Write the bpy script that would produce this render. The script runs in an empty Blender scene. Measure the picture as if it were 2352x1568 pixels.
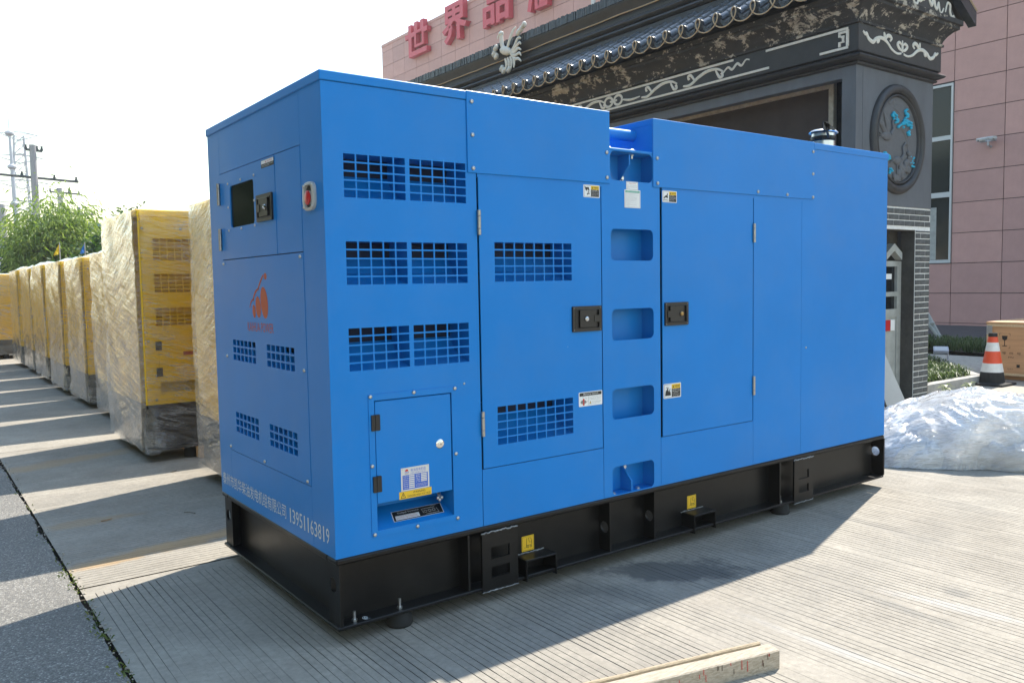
import bpy, math, random
import numpy as np
from mathutils import Vector, Euler, Matrix, noise
R = math.radians
random.seed(7); RNG = np.random.default_rng(7)
sc = bpy.context.scene
col = sc.collection
# ------------------------------------------------------------------ camera
CAM = Vector((-1.2747, -2.876, 1.374)); CROT = Euler((R(86.01), R(1.0135), R(-36.516)))
LENS = 29.047
cd = bpy.data.cameras.new('camera'); cam = bpy.data.objects.new('camera', cd); col.objects.link(cam)
cam.location = CAM; cam.rotation_euler = CROT; cd.lens = LENS; cd.sensor_width = 36; cd.clip_end = 3000; cd.clip_start = .05
sc.camera = cam
# ------------------------------------------------------------------ sky and sun
SUN_EL, SUN_AZ = 53.0, 17.7            # elevation; azimuth from +X towards +Y
w = bpy.data.worlds.new('World'); sc.world = w; w.use_nodes = True
nt = w.node_tree; nt.nodes.clear()
sky = nt.nodes.new('ShaderNodeTexSky'); sky.sky_type = 'NISHITA'; sky.sun_disc = False
sky.sun_elevation = R(SUN_EL); sky.sun_rotation = R(90 - SUN_AZ)
sky.air_density = 2.0; sky.dust_density = .4; sky.ozone_density = 2.0; sky.altitude = 20
bg = nt.nodes.new('ShaderNodeBackground'); bg.inputs[1].default_value = .15
wo = nt.nodes.new('ShaderNodeOutputWorld')
nt.links.new(sky.outputs[0], bg.inputs[0]); nt.links.new(bg.outputs[0], wo.inputs[0])
sl = bpy.data.lights.new('sun', 'SUN'); sl.energy = 4.5; sl.angle = R(.53); sl.color = (1, .935, .83)
so = bpy.data.objects.new('sun', sl); col.objects.link(so)
sd = Vector((math.cos(R(SUN_EL))*math.cos(R(SUN_AZ)), math.cos(R(SUN_EL))*math.sin(R(SUN_AZ)), math.sin(R(SUN_EL))))
so.rotation_euler = sd.to_track_quat('Z', 'Y').to_euler(); so.location = sd*60
sc.view_settings.view_transform = 'Standard'; sc.view_settings.look = 'None'
sc.view_settings.exposure = 1.08; sc.view_settings.gamma = 1; sc.view_settings.use_curve_mapping = False
try:
    sc.cycles.transparent_max_bounces = 24; sc.cycles.max_bounces = 10
except Exception: pass
# ------------------------------------------------------------------ pixel ray helper (pixels of a 2352 x 1568 picture)
CM = CROT.to_matrix()
def ray(u, v):
    f = LENS/36*2352
    return CM @ Vector(((u-1176)/f, -(v-784)/f, -1))
def at_y(u, v, y): d = ray(u, v); return CAM + d*((y-CAM.y)/d.y)
def at_x(u, v, x): d = ray(u, v); return CAM + d*((x-CAM.x)/d.x)
def at_z(u, v, z=0): d = ray(u, v); return CAM + d*((z-CAM.z)/d.z)
# ------------------------------------------------------------------ materials
M = {}
def mat(name, color, rough=.5, metal=0., var=0., vscale=8., bump=0., bscale=60., spec=.5, dirt=None, coat=0., stretch=None, rvar=0.):
    m = bpy.data.materials.new(name); m.use_nodes = True; n = m.node_tree.nodes; L = m.node_tree.links
    b = n['Principled BSDF']; b.inputs['Roughness'].default_value = rough; b.inputs['Metallic'].default_value = metal
    b.inputs['Specular IOR Level'].default_value = spec; b.inputs['Coat Weight'].default_value = coat
    b.inputs['Base Color'].default_value = (*color, 1)
    tc = n.new('ShaderNodeTexCoord'); mp = n.new('ShaderNodeMapping'); L.new(tc.outputs['Object'], mp.inputs[0])
    if stretch: mp.inputs['Scale'].default_value = stretch
    if var or dirt:
        t = n.new('ShaderNodeTexNoise'); t.inputs['Scale'].default_value = vscale; t.inputs['Detail'].default_value = 8; t.inputs['Roughness'].default_value = .65
        L.new(mp.outputs[0], t.inputs[0])
        r = n.new('ShaderNodeValToRGB'); L.new(t.outputs[0], r.inputs[0])
        r.color_ramp.elements[0].position = .3; r.color_ramp.elements[1].position = .7
        c2 = dirt if dirt else tuple(min(1, c*(1+var)) for c in color); c1 = tuple(c*(1-var) for c in color)
        r.color_ramp.elements[0].color = (*c1, 1); r.color_ramp.elements[1].color = (*c2, 1)
        L.new(r.outputs[0], b.inputs['Base Color'])
        if rvar:
            mr = n.new('ShaderNodeMapRange'); L.new(t.outputs[0], mr.inputs[0]); mr.inputs[3].default_value = rough-rvar; mr.inputs[4].default_value = rough+rvar
            L.new(mr.outputs[0], b.inputs['Roughness'])
    if bump:
        t2 = n.new('ShaderNodeTexNoise'); t2.inputs['Scale'].default_value = bscale; t2.inputs['Detail'].default_value = 4
        L.new(mp.outputs[0], t2.inputs[0]); bp = n.new('ShaderNodeBump'); bp.inputs['Strength'].default_value = bump; bp.inputs['Distance'].default_value = .01
        L.new(t2.outputs[0], bp.inputs['Height']); L.new(bp.outputs[0], b.inputs['Normal'])
    M[name] = m; return m
mat('blue', (.005, .20, .60), .34, var=.05, vscale=1.6, bump=.012, bscale=900, spec=.23, rvar=.06)
mat('blue_shade', (.004, .018, .05), .7)  # darker copy of the blue, painting the shade inside the enclosure
mat('black_steel', (.005, .005, .0055), .33, dirt=(.013, .0125, .012), var=.3, vscale=6, bump=.02, bscale=300, rvar=.12, spec=.28)
mat('black_plastic', (.011, .011, .012), .38, bump=.02, bscale=700)
mat('rubber', (.012, .012, .012), .8)
mat('weld', (.28, .29, .3), .5, metal=.3, var=.6, vscale=60, bump=.5, bscale=200)
mat('steel', (.55, .54, .52), .28, metal=1, var=.1, vscale=50)
mat('steel_brushed', (.42, .41, .39), .42, metal=1, var=.15, vscale=120)
mat('chrome', (.75, .75, .74), .08, metal=1)
mat('zinc', (.62, .64, .66), .3, metal=1, var=.12, vscale=20)
mat('white', (.78, .78, .77), .45); mat('ink', (.012, .012, .012), .5); mat('ink_grey', (.2, .2, .2), .6)
mat('yellow_sticker', (.80, .50, .02), .45); mat('red_ink', (.55, .03, .03), .5); mat('blue_ink', (.03, .12, .55), .5)
mat('green_ink', (.02, .33, .22), .5); mat('logo', (.46, .075, .018), .5); mat('stencil', (.62, .68, .72), .55)
mat('plate', (.66, .66, .65), .35, metal=.3); mat('red_plastic', (.5, .015, .02), .3)
mat('gasket', (.45, .46, .44), .45, var=.1, vscale=30)
mat('yellow_paint', (.92, .60, .010), .38, var=.05, vscale=2, bump=.015, bscale=700)
mat('brass', (.5, .32, .12), .4, metal=.6)
def node_mat(name):
    m = bpy.data.materials.new(name); m.use_nodes = True; M[name] = m
    return m, m.node_tree.nodes, m.node_tree.links, m.node_tree.nodes['Principled BSDF']
def N(n, kind, **inp):
    x = n.new('ShaderNode'+kind)
    for k, v in inp.items(): x.inputs[k.replace('_', ' ')].default_value = v
    return x
def ramp(n, L, src, stops):
    r = n.new('ShaderNodeValToRGB'); L.new(src, r.inputs[0]); e = r.color_ramp.elements
    while len(e) < len(stops): e.new(.5)
    for i, (p, c) in enumerate(stops):
        e[i].position = p; e[i].color = c if len(c) == 4 else (*c, 1)
    return r.outputs[0]
def mixc(n, L, fac, a, b, mode='MIX'):
    x = n.new('ShaderNodeMix'); x.data_type = 'RGBA'; x.blend_type = mode
    for s, v in ((x.inputs[0], fac), (x.inputs[6], a), (x.inputs[7], b)):
        if hasattr(v, 'is_linked'): L.new(v, s)
        else: s.default_value = v if not isinstance(v, tuple) else (v if len(v) == 4 else (*v, 1))
    return x.outputs[2]
def mth(n, L, op, a, b=0.):
    x = n.new('ShaderNodeMath'); x.operation = op
    for s, v in ((x.inputs[0], a), (x.inputs[1], b)):
        if hasattr(v, 'is_linked'): L.new(v, s)
        else: s.default_value = v
    return x.outputs[0]
def blob(n, L, P, cx, cy, rx, ry, ang=0., wob=None, soft=.35):
    """soft-edged stain mask at a place on the ground"""
    mp = n.new('ShaderNodeMapping'); mp.vector_type = 'TEXTURE'; L.new(P, mp.inputs[0])
    mp.inputs['Location'].default_value = (cx, cy, 0); mp.inputs['Rotation'].default_value = (0, 0, R(ang)); mp.inputs['Scale'].default_value = (rx, ry, 1e6)
    ln = n.new('ShaderNodeVectorMath'); ln.operation = 'LENGTH'; L.new(mp.outputs[0], ln.inputs[0])
    v = ln.outputs['Value']
    if wob is not None: v = mth(n, L, 'ADD', v, wob)
    mr = n.new('ShaderNodeMapRange'); mr.interpolation_type = 'SMOOTHSTEP'; L.new(v, mr.inputs[0])
    mr.inputs[1].default_value = 1+soft; mr.inputs[2].default_value = 1-soft
    return mr.outputs[0]
m_ = M['blue']; n = m_.node_tree.nodes; L = m_.node_tree.links; b = n['Principled BSDF']; tc_ = n.new('ShaderNodeTexCoord')
src_ = b.inputs['Base Color'].links[0].from_socket; fine_ = b.inputs['Normal'].links[0].from_node
rp_ = N(n, 'TexNoise', Scale=1.7, Detail=2.); L.new(tc_.outputs['Object'], rp_.inputs[0]); b2_ = N(n, 'Bump', Strength=.35, Distance=.012); L.new(rp_.outputs[0], b2_.inputs['Height']); L.new(b2_.outputs[0], fine_.inputs['Normal'])
du_ = N(n, 'TexNoise', Scale=2.6, Detail=9., Roughness=.72); L.new(tc_.outputs['Object'], du_.inputs[0]); sp_ = N(n, 'TexVoronoi', Scale=6., Randomness=1.); L.new(tc_.outputs['Object'], sp_.inputs[0])
c_ = mixc(n, L, mth(n, L, 'MULTIPLY', ramp(n, L, du_.outputs[0], [(.45, (0, 0, 0)), (.8, (1, 1, 1))]), .09), src_, (.30, .36, .42))
c_ = mixc(n, L, mth(n, L, 'MULTIPLY', ramp(n, L, sp_.outputs['Distance'], [(.012, (1, 1, 1)), (.02, (0, 0, 0))]), .5), c_, (.35, .5, .65)); L.new(c_, b.inputs['Base Color'])
# concrete ---------------------------------------------------------
m, n, L, b = node_mat('concrete')
g = n.new('ShaderNodeNewGeometry'); P = g.outputs['Position']
t1 = N(n, 'TexNoise', Scale=1.1, Detail=7, Roughness=.6); t2 = N(n, 'TexNoise', Scale=38, Detail=6, Roughness=.7); t3 = N(n, 'TexNoise', Scale=5, Detail=6, Roughness=.7)
for t in (t1, t2, t3): L.new(P, t.inputs[0])
c = ramp(n, L, t1.outputs[0], [(.3, (.222, .196, .158)), (.5, (.276, .247, .203)), (.72, (.312, .281, .230))])
c = mixc(n, L, .55, c, ramp(n, L, t2.outputs[0], [(.3, (.35, .35, .35)), (.5, (.52, .52, .52)), (.72, (.7, .7, .7))]), 'OVERLAY')
c = mixc(n, L, .3, c, ramp(n, L, t3.outputs[0], [(.35, (.33, .33, .33)), (.65, (.62, .62, .62))]), 'OVERLAY')
wob = mth(n, L, 'MULTIPLY', mth(n, L, 'SUBTRACT', t3.outputs[0], .5), 2.4)
oil = blob(n, L, P, 1.62, -.22, .32, .13, -35, wob, .3)
oil2 = blob(n, L, P, 1.18, -.22, .22, .1, -60, wob, .7); oil3 = blob(n, L, P, 1.05, -.5, .1, .06, 0, wob, .8)
for o_, k in ((oil, .75), (oil2, .4), (oil3, .35)):
    c = mixc(n, L, mth(n, L, 'MULTIPLY', o_, k), c, (.07, .07, .068))
for (cx, cy, rx, ry, an, k) in ((2.2, -1.32, .04, .30, 10, .22), (1.44, -1.1, .025, .3, 0, .14), (1.46, -1.3, .02, .25, 3, .14), (-.25, 1.75, .45, .07, 8, 0)):
    if k: c = mixc(n, L, mth(n, L, 'MULTIPLY', blob(n, L, P, cx, cy, rx, ry, an, wob, .6), k), c, (.5, .5, .5))
for (cx, cy, rx, ry, an, k) in ((-.2, 1.74, .55, .075, 9, .8), (-.35, 4.6, .7, .12, 18, .5), (-.45, 2.55, .25, .08, 0, .4)):
    c = mixc(n, L, mth(n, L, 'MULTIPLY', blob(n, L, P, cx, cy, rx, ry, an, wob, .5), k), c, (.42, .27, .13))
for (cx, cy, rx, ry, an, k) in ((2.0, -1.15, .2, .03, 85, .4), (2.35, -1.2, .05, .05, 0, .45), (.1, -.3, .4, .05, 80, .2), (3.0, -.4, .5, .05, 85, .25), (-.3, 3.2, .3, .2, 0, .15), (2.3, -.75, 2.2, .13, 4, .13), (2.9, -1.75, 2.6, .12, 6, .12), (.6, -.55, .5, .25, 30, .12), (3.9, -.1, .7, .12, 80, .15)):
    c = mixc(n, L, mth(n, L, 'MULTIPLY', blob(n, L, P, cx, cy, rx, ry, an, wob, .7), k), c, (.12, .118, .11))
vo = N(n, 'TexVoronoi', Scale=9, Randomness=1.0); L.new(P, vo.inputs[0])
spk = ramp(n, L, vo.outputs['Distance'], [(.012, (1, 1, 1)), (.03, (0, 0, 0))])
c = mixc(n, L, mth(n, L, 'MULTIPLY', spk, .55), c, (.08, .07, .06))
sx = n.new('ShaderNodeSeparateXYZ'); L.new(P, sx.inputs[0])
dep = ramp(n, L, mth(n, L, 'MULTIPLY', sx.outputs[2], -120), [(.03, (0, 0, 0)), (.3, (1, 1, 1))])   # dirt caught in the grooves
c = mixc(n, L, mth(n, L, 'MULTIPLY', dep, .8), c, (.055, .05, .045))
L.new(c, b.inputs['Base Color']); b.inputs['Roughness'].default_value = .8
bp = N(n, 'Bump', Strength=.35, Distance=.004); L.new(t2.outputs[0], bp.inputs['Height']); L.new(bp.outputs[0], b.inputs['Normal'])
# asphalt ----------------------------------------------------------
m, n, L, b = node_mat('asphalt')
g = n.new('ShaderNodeNewGeometry'); P = g.outputs['Position']
v1 = N(n, 'TexVoronoi', Scale=150, Randomness=1.0); L.new(P, v1.inputs[0]); v2 = N(n, 'TexVoronoi', Scale=210, Randomness=1.0); L.new(P, v2.inputs[0])
t1 = N(n, 'TexNoise', Scale=1.3, Detail=6, Roughness=.6); L.new(P, t1.inputs[0])
cs = n.new('ShaderNodeSeparateColor'); L.new(v1.outputs['Color'], cs.inputs[0])
c = ramp(n, L, cs.outputs[0], [(.15, (.130, .121, .107)), (.6, (.186, .173, .152)), (.9, (.25, .234, .207)), (.985, (.39, .37, .33))])
c = mixc(n, L, .5, c, ramp(n, L, t1.outputs[0], [(.3, (.38, .38, .38)), (.7, (.62, .62, .62))]), 'OVERLAY')
c = mixc(n, L, ramp(n, L, v1.outputs['Distance'], [(.45, (0, 0, 0)), (.85, (.6, .6, .6))]), c, (.075, .075, .075))
L.new(c, b.inputs['Base Color']); b.inputs['Roughness'].default_value = .75
h = mth(n, L, 'ADD', mth(n, L, 'MULTIPLY', v1.outputs['Distance'], -1), mth(n, L, 'MULTIPLY', v2.outputs['Distance'], -.5))
bp = N(n, 'Bump', Strength=.55, Distance=.005); L.new(h, bp.inputs['Height']); L.new(bp.outputs[0], b.inputs['Normal'])
mat('road', (.05, .052, .056), .7, var=.25, vscale=3, bump=.3, bscale=80)
mat('soil', (.07, .055, .04), .95, var=.4, vscale=20, bump=.6, bscale=60)
mat('kerb_stone', (.33, .32, .30), .8, var=.2, vscale=9, bump=.3, bscale=60)
mat('path_stone', (.38, .34, .28), .85, var=.3, vscale=14, bump=.4, bscale=50)
# gatehouse --------------------------------------------------------
mat('render_grey', (.10, .11, .125), .6, var=.16, vscale=5, bump=.08, bscale=90, stretch=(1, 1, .35))
mat('render_dark', (.026, .027, .029), .5, var=.3, vscale=7, bump=.1, bscale=80)
mat('tile_dark', (.03, .036, .045), .25, var=.4, vscale=14, bump=.05, bscale=120)
mat('tile_lit', (.10, .11, .122), .24, metal=.1, var=.35, vscale=14, bump=.05, bscale=120, rvar=.08)  # lighter copy of the dark tile; sky glare on the tops painted in
mat('plaster_white', (.66, .63, .56), .75, var=.12, vscale=30, bump=.25, bscale=120)
mat('beige_frame', (.36, .31, .235), .75, var=.25, vscale=16, bump=.2, bscale=60)
mat('brick_grey', (.085, .088, .088), .85, var=.4, vscale=16, bump=.5, bscale=90)
mat('mortar', (.70, .69, .66), .9, var=.12, vscale=40, bump=.3, bscale=120)
mat('cyan_leaf', (.02, .42, .62), .55, var=.15, vscale=40)
mat('relief', (.10, .104, .112), .6, var=.12, vscale=20, bump=.1, bscale=100)
mat('rope', (.42, .31, .19), .6)
m, n, L, b = node_mat('peeling')
tc = n.new('ShaderNodeTexCoord'); P = tc.outputs['Object']
mp = n.new('ShaderNodeMapping'); mp.inputs['Scale'].default_value = (1, 1, 1.5); L.new(P, mp.inputs[0])
t1 = N(n, 'TexNoise', Scale=3.8, Detail=9, Roughness=.7, Distortion=.6); t2 = N(n, 'TexNoise', Scale=9, Detail=8, Roughness=.7)
L.new(mp.outputs[0], t1.inputs[0]); L.new(mp.outputs[0], t2.inputs[0])
k = mth(n, L, 'ADD', mth(n, L, 'MULTIPLY', t1.outputs[0], .65), mth(n, L, 'MULTIPLY', t2.outputs[0], .35))
mask = ramp(n, L, k, [(.53, (0, 0, 0)), (.565, (1, 1, 1))])
c = mixc(n, L, mask, ramp(n, L, t2.outputs[0], [(.3, (.018, .018, .019)), (.7, (.04, .038, .036))]), ramp(n, L, t2.outputs[0], [(.35, (.16, .13, .095)), (.6, (.46, .41, .33))]))
L.new(c, b.inputs['Base Color']); b.inputs['Roughness'].default_value = .75
bp = N(n, 'Bump', Strength=.5, Distance=.01); L.new(mth(n, L, 'ADD', mth(n, L, 'MULTIPLY', mask, -.6), t2.outputs[0]), bp.inputs['Height']); L.new(bp.outputs[0], b.inputs['Normal'])
mat('mesh_screen', (.045, .034, .03), .85, var=.25, vscale=3, bump=.5, bscale=500)
mat('door_paint', (.34, .35, .33), .5, var=.2, vscale=8, bump=.05)
mat('dark_jamb', (.06, .057, .05), .85, var=.4, vscale=7, bump=.3, bscale=60)
mat('dark_glass', (.01, .012, .014), .05); mat('screen_glass', (.012, .016, .014), .08, spec=.06); mat('window_glass', (.02, .026, .026), .06, spec=.3)
mat('alu_white', (.52, .53, .53), .4)
mat('pink_panel', (.50, .28, .25), .55, var=.07, vscale=3, bump=.05, bscale=300)
m_ = M['pink_panel']; n = m_.node_tree.nodes; L = m_.node_tree.links; b = n['Principled BSDF']; src_ = b.inputs['Base Color'].links[0].from_socket
gi_ = n.new('ShaderNodeNewGeometry'); oi_ = n.new('ShaderNodeObjectInfo'); rr_ = mth(n, L, 'FRACT', mth(n, L, 'ADD', gi_.outputs['Random Per Island'], oi_.outputs['Random']))
L.new(mixc(n, L, 1., src_, ramp(n, L, rr_, [(0, (.90, .90, .91)), (1, (1.06, 1.05, 1.04))]), 'MULTIPLY'), b.inputs['Base Color'])
mat('joint_dark', (.02, .018, .025), .8)
mat('red_letter', (.52, .045, .07), .4, var=.08, vscale=2)
mat('roof_grey', (.2, .2, .2), .8)
# small things -----------------------------------------------------
mat('plywood', (.52, .30, .15), .65, var=.16, vscale=5, bump=.1, bscale=60, stretch=(.4, .4, 5))
mat('pine', (.62, .47, .28), .7, var=.15, vscale=8, stretch=(1, 8, 8))
mat('cone_orange', (.72, .075, .02), .5, var=.1, vscale=12); mat('cone_white', (.72, .71, .68), .45, var=.1, vscale=14)
mat('timber', (.46, .37, .27), .8, dirt=(.60, .52, .41), var=.25, vscale=18, bump=.6, bscale=70, stretch=(1.2, 9, 9))
mat('timber_edge', (.42, .33, .22), .8, var=.3, vscale=20, bump=.5, bscale=70, stretch=(1.2, 9, 9))
mat('board_white', (.42, .41, .38), .55, var=.06, vscale=6)
mat('cable', (.015, .015, .015), .5)
mat('pole_concrete', (.34, .33, .33), .8, var=.1, vscale=3)
mat('galv', (.42, .43, .47), .5, metal=.3); mat('pole_dark', (.06, .07, .07), .7)
mat('shed_wall', (.5, .54, .58), .6); mat('shed_roof', (.10, .22, .36), .5)
mat('flag_yellow', (.75, .55, .03), .7); mat('flag_blue', (.03, .2, .6), .7)
def leafmat(name, c1, c2, c3, tr=.35):
    m, n, L, b = node_mat(name)
    oi = n.new('ShaderNodeNewGeometry')
    c = ramp(n, L, oi.outputs['Random Per Island'], [(0., c1), (.55, c2), (1., c3)])
    L.new(c, b.inputs['Base Color']); b.inputs['Roughness'].default_value = .45
    ts = n.new('ShaderNodeBsdfTranslucent'); L.new(mixc(n, L, 1., c, (1.25, 1.35, .6), 'MULTIPLY'), ts.inputs[0])
    mx = n.new('ShaderNodeMixShader'); mx.inputs[0].default_value = tr
    L.new(b.outputs[0], mx.inputs[1]); L.new(ts.outputs[0], mx.inputs[2]); L.new(mx.outputs[0], n['Material Output'].inputs[0])
leafmat('leaf_bamboo', (.12, .19, .04), (.21, .29, .07), (.32, .38, .13), .45)
leafmat('leaf_dark', (.02, .05, .012), (.04, .09, .02), (.08, .15, .03))
leafmat('leaf_grass', (.04, .07, .025), (.06, .11, .03), (.12, .16, .06))
leafmat('leaf_weed', (.06, .09, .02), (.11, .16, .03), (.22, .22, .08))
mat('bark', (.13, .11, .08), .9, var=.3, vscale=12, bump=.6, bscale=40)
mat('dead_leaf', (.34, .2, .1), .8, var=.3, vscale=30)
# stretch film -----------------------------------------------------
def film(name, scale, streak, white, base_fac, rough, tint=(1, 1, 1), milk=(.8, .82, .86), bump=1., fres=1.5, lw=1., tl_=.5):
    """clear stretch film: see-through sheet, fresnel gloss on creased normals, painted white highlights as crease lines"""
    m, n, L, b = node_mat(name); n.remove(b)
    tc = n.new('ShaderNodeTexCoord'); P = tc.outputs['Object']
    def tn(rot, sc_, k, det, dist=.3):
        mr_ = n.new('ShaderNodeMapping'); mr_.inputs['Rotation'].default_value = tuple(R(q) for q in rot); L.new(P, mr_.inputs[0]); mp = n.new('ShaderNodeMapping'); mp.inputs['Scale'].default_value = sc_; L.new(mr_.outputs[0], mp.inputs[0])
        t = N(n, 'TexNoise', Scale=k, Detail=det, Roughness=.6, Distortion=dist); L.new(mp.outputs[0], t.inputs[0]); return t.outputs[0]
    st2 = tuple(q*(1 if i < 2 else 1.6) for i, q in enumerate(streak))
    t1 = tn((16, -9, 0), streak, scale, 6); t2 = tn((-10, 6, 0), st2, scale*1.3, 4); t3 = tn((30, -16, 0), st2, scale*1.6, 3); big = tn((0, 0, 0), (1, 1, 1.6), 2.2, 3)
    h = mth(n, L, 'ADD', mth(n, L, 'ADD', t1, mth(n, L, 'MULTIPLY', t2, .7)), mth(n, L, 'ADD', mth(n, L, 'MULTIPLY', t3, .4), mth(n, L, 'MULTIPLY', big, .25)))
    bp = N(n, 'Bump', Strength=bump, Distance=.035); L.new(h, bp.inputs['Height'])
    fr = N(n, 'Fresnel', IOR=1.52); L.new(bp.outputs[0], fr.inputs['Normal'])
    gl = N(n, 'BsdfGlossy', Roughness=rough, Color=(1, 1, 1, 1)); L.new(bp.outputs[0], gl.inputs['Normal'])
    tr = N(n, 'BsdfTransparent', Color=(*tint, 1))
    df = N(n, 'BsdfDiffuse', Color=(*milk, 1)); L.new(bp.outputs[0], df.inputs['Normal'])
    tl = N(n, 'BsdfTranslucent', Color=(*milk, 1)); L.new(bp.outputs[0], tl.inputs['Normal'])
    md = N(n, 'MixShader'); md.inputs[0].default_value = tl_; L.new(df.outputs[0], md.inputs[1]); L.new(tl.outputs[0], md.inputs[2])
    def glint(t, w_):   # highlights painted as thin white lines where the noise crosses its middle
        return ramp(n, L, mth(n, L, 'ABSOLUTE', mth(n, L, 'SUBTRACT', t, .5)), [(0, (1, 1, 1)), (w_, (0, 0, 0))])
    msk = ramp(n, L, big, [(.38, (.15,)*3), (.62, (1,)*3)])
    ln = mth(n, L, 'MULTIPLY', mth(n, L, 'MAXIMUM', glint(t1, .035*lw), mth(n, L, 'MULTIPLY', glint(t3, .05*lw), .8)), msk)
    wf = mth(n, L, 'ADD', base_fac, mth(n, L, 'ADD', mth(n, L, 'MULTIPLY', ln, white), mth(n, L, 'MULTIPLY', msk, base_fac)))
    m1 = N(n, 'MixShader'); L.new(wf, m1.inputs[0]); L.new(tr.outputs[0], m1.inputs[1]); L.new(md.outputs[0], m1.inputs[2])
    m2 = N(n, 'MixShader'); L.new(mth(n, L, 'MINIMUM', mth(n, L, 'MULTIPLY', fr.outputs[0], fres), .92), m2.inputs[0])
    L.new(m1.outputs[0], m2.inputs[1]); L.new(gl.outputs[0], m2.inputs[2]); L.new(m2.outputs[0], n['Material Output'].inputs[0])
film('film_wrap', 1.4, (1., 1., 10.), .5, .012, .05, bump=.42, lw=1.6, fres=1.7)
film('film_heap', 3.5, (1., 1., 5.), .55, .36, .10, milk=(.985, .985, .99), bump=.45, fres=1.2, tl_=.5, lw=1.6)
# ------------------------------------------------------------------ mesh builder
class MB:
    def __init__(s): s.v = []; s.f = []; s.m = []
    def add(s, V, F, mi=0):
        o = len(s.v); s.v.extend([tuple(p) for p in V]); s.f.extend([tuple(i+o for i in f) for f in F]); s.m.extend([mi]*len(F)); return s
    def box(s, x0, y0, z0, x1, y1, z1, mi=0, bev=0.):
        if x0 > x1: x0, x1 = x1, x0
        if y0 > y1: y0, y1 = y1, y0
        if z0 > z1: z0, z1 = z1, z0
        if not bev:
            V = [(x, y, z) for z in (z0, z1) for y in (y0, y1) for x in (x0, x1)]
            return s.add(V, [(0, 2, 3, 1), (4, 5, 7, 6), (0, 1, 5, 4), (2, 6, 7, 3), (0, 4, 6, 2), (1, 3, 7, 5)], mi)
        bev = min(bev, (x1-x0)*.45, (y1-y0)*.45, (z1-z0)*.45)
        lo = (x0, y0, z0); hi = (x1, y1, z1); V = []; idx = {}
        for cx in (0, 1):
            for cy in (0, 1):
                for cz in (0, 1):
                    c = (cx, cy, cz)
                    for a in range(3):
                        p = [(hi[i] if c[i] else lo[i]) if i == a else ((hi[i]-bev) if c[i] else (lo[i]+bev)) for i in range(3)]
                        idx[(c, a)] = len(V); V.append(p)
        F = []
        for a in range(3):
            o1, o2 = (a+1) % 3, (a+2) % 3
            for sd_ in (0, 1):
                q = []
                for (p, r) in ((0, 0), (1, 0), (1, 1), (0, 1)):
                    c = [0, 0, 0]; c[a] = sd_; c[o1] = p; c[o2] = r; q.append(idx[(tuple(c), a)])
                F.append(q if sd_ else q[::-1])
            for p in (0, 1):
                for r in (0, 1):
                    c0 = [0, 0, 0]; c0[o1] = p; c0[o2] = r; c1 = list(c0); c1[a] = 1
                    q = [idx[(tuple(c0), o1)], idx[(tuple(c1), o1)], idx[(tuple(c1), o2)], idx[(tuple(c0), o2)]]
                    F.append(q if p != r else q[::-1])
        for cx in (0, 1):
            for cy in (0, 1):
                for cz in (0, 1):
                    c = (cx, cy, cz); q = [idx[(c, 0)], idx[(c, 1)], idx[(c, 2)]]
                    F.append(q if (cx+cy+cz) % 2 else q[::-1])
        return s.add(V, F, mi)
    def tube(s, pts, r, n=8, mi=0, cap=True, flat=None):
        """round tube along a polyline; r a number or one per point; flat=(axis, k) squashes"""
        pts = [Vector(p) for p in pts]; rs = r if hasattr(r, '__len__') else [r]*len(pts); V = []; F = []
        up = None
        for i, p in enumerate(pts):
            d = (pts[min(i+1, len(pts)-1)]-pts[max(i-1, 0)])
            d = d.normalized() if d.length > 1e-9 else Vector((0, 0, 1))
            if up is None: up = d.orthogonal().normalized()
            up = (up-d*up.dot(d)); up = up.normalized() if up.length > 1e-6 else d.orthogonal().normalized()
            q = d.cross(up)
            for k in range(n):
                a = 2*math.pi*k/n; e = (up*math.cos(a)+q*math.sin(a))*rs[i]
                if flat: e[flat[0]] *= flat[1]
                V.append(p+e)
        for i in range(len(pts)-1):
            for k in range(n):
                k2 = (k+1) % n; F.append((i*n+k, i*n+k2, (i+1)*n+k2, (i+1)*n+k))
        if cap: F.append(tuple(range(n))[::-1]); F.append(tuple((len(pts)-1)*n+k for k in range(n)))
        return s.add(V, F, mi)
    def lathe(s, prof, o, ax=(0, 0, 1), n=16, mi=0):
        """(radius, height) profile turned about an axis"""
        o = Vector(o); ax = Vector(ax).normalized(); u = ax.orthogonal().normalized(); q = ax.cross(u); V = []; F = []
        for (r, h) in prof:
            for k in range(n):
                a = 2*math.pi*k/n; V.append(o+ax*h+(u*math.cos(a)+q*math.sin(a))*r)
        for i in range(len(prof)-1):
            for k in range(n):
                k2 = (k+1) % n; F.append((i*n+k, i*n+k2, (i+1)*n+k2, (i+1)*n+k))
        if prof[0][0] > 1e-6: F.append(tuple(range(n))[::-1])
        if prof[-1][0] > 1e-6: F.append(tuple((len(prof)-1)*n+k for k in range(n)))
        return s.add(V, F, mi)
    def ellip(s, o, r, n=10, k=6, mi=0):
        V = []; F = []
        for i in range(k+1):
            t = math.pi*i/k
            for j in range(n):
                a = 2*math.pi*j/n; V.append((o[0]+r[0]*math.sin(t)*math.cos(a), o[1]+r[1]*math.sin(t)*math.sin(a), o[2]-r[2]*math.cos(t)))
        for i in range(k):
            for j in range(n):
                j2 = (j+1) % n; F.append((i*n+j, i*n+j2, (i+1)*n+j2, (i+1)*n+j))
        return s.add(V, F, mi)
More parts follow.
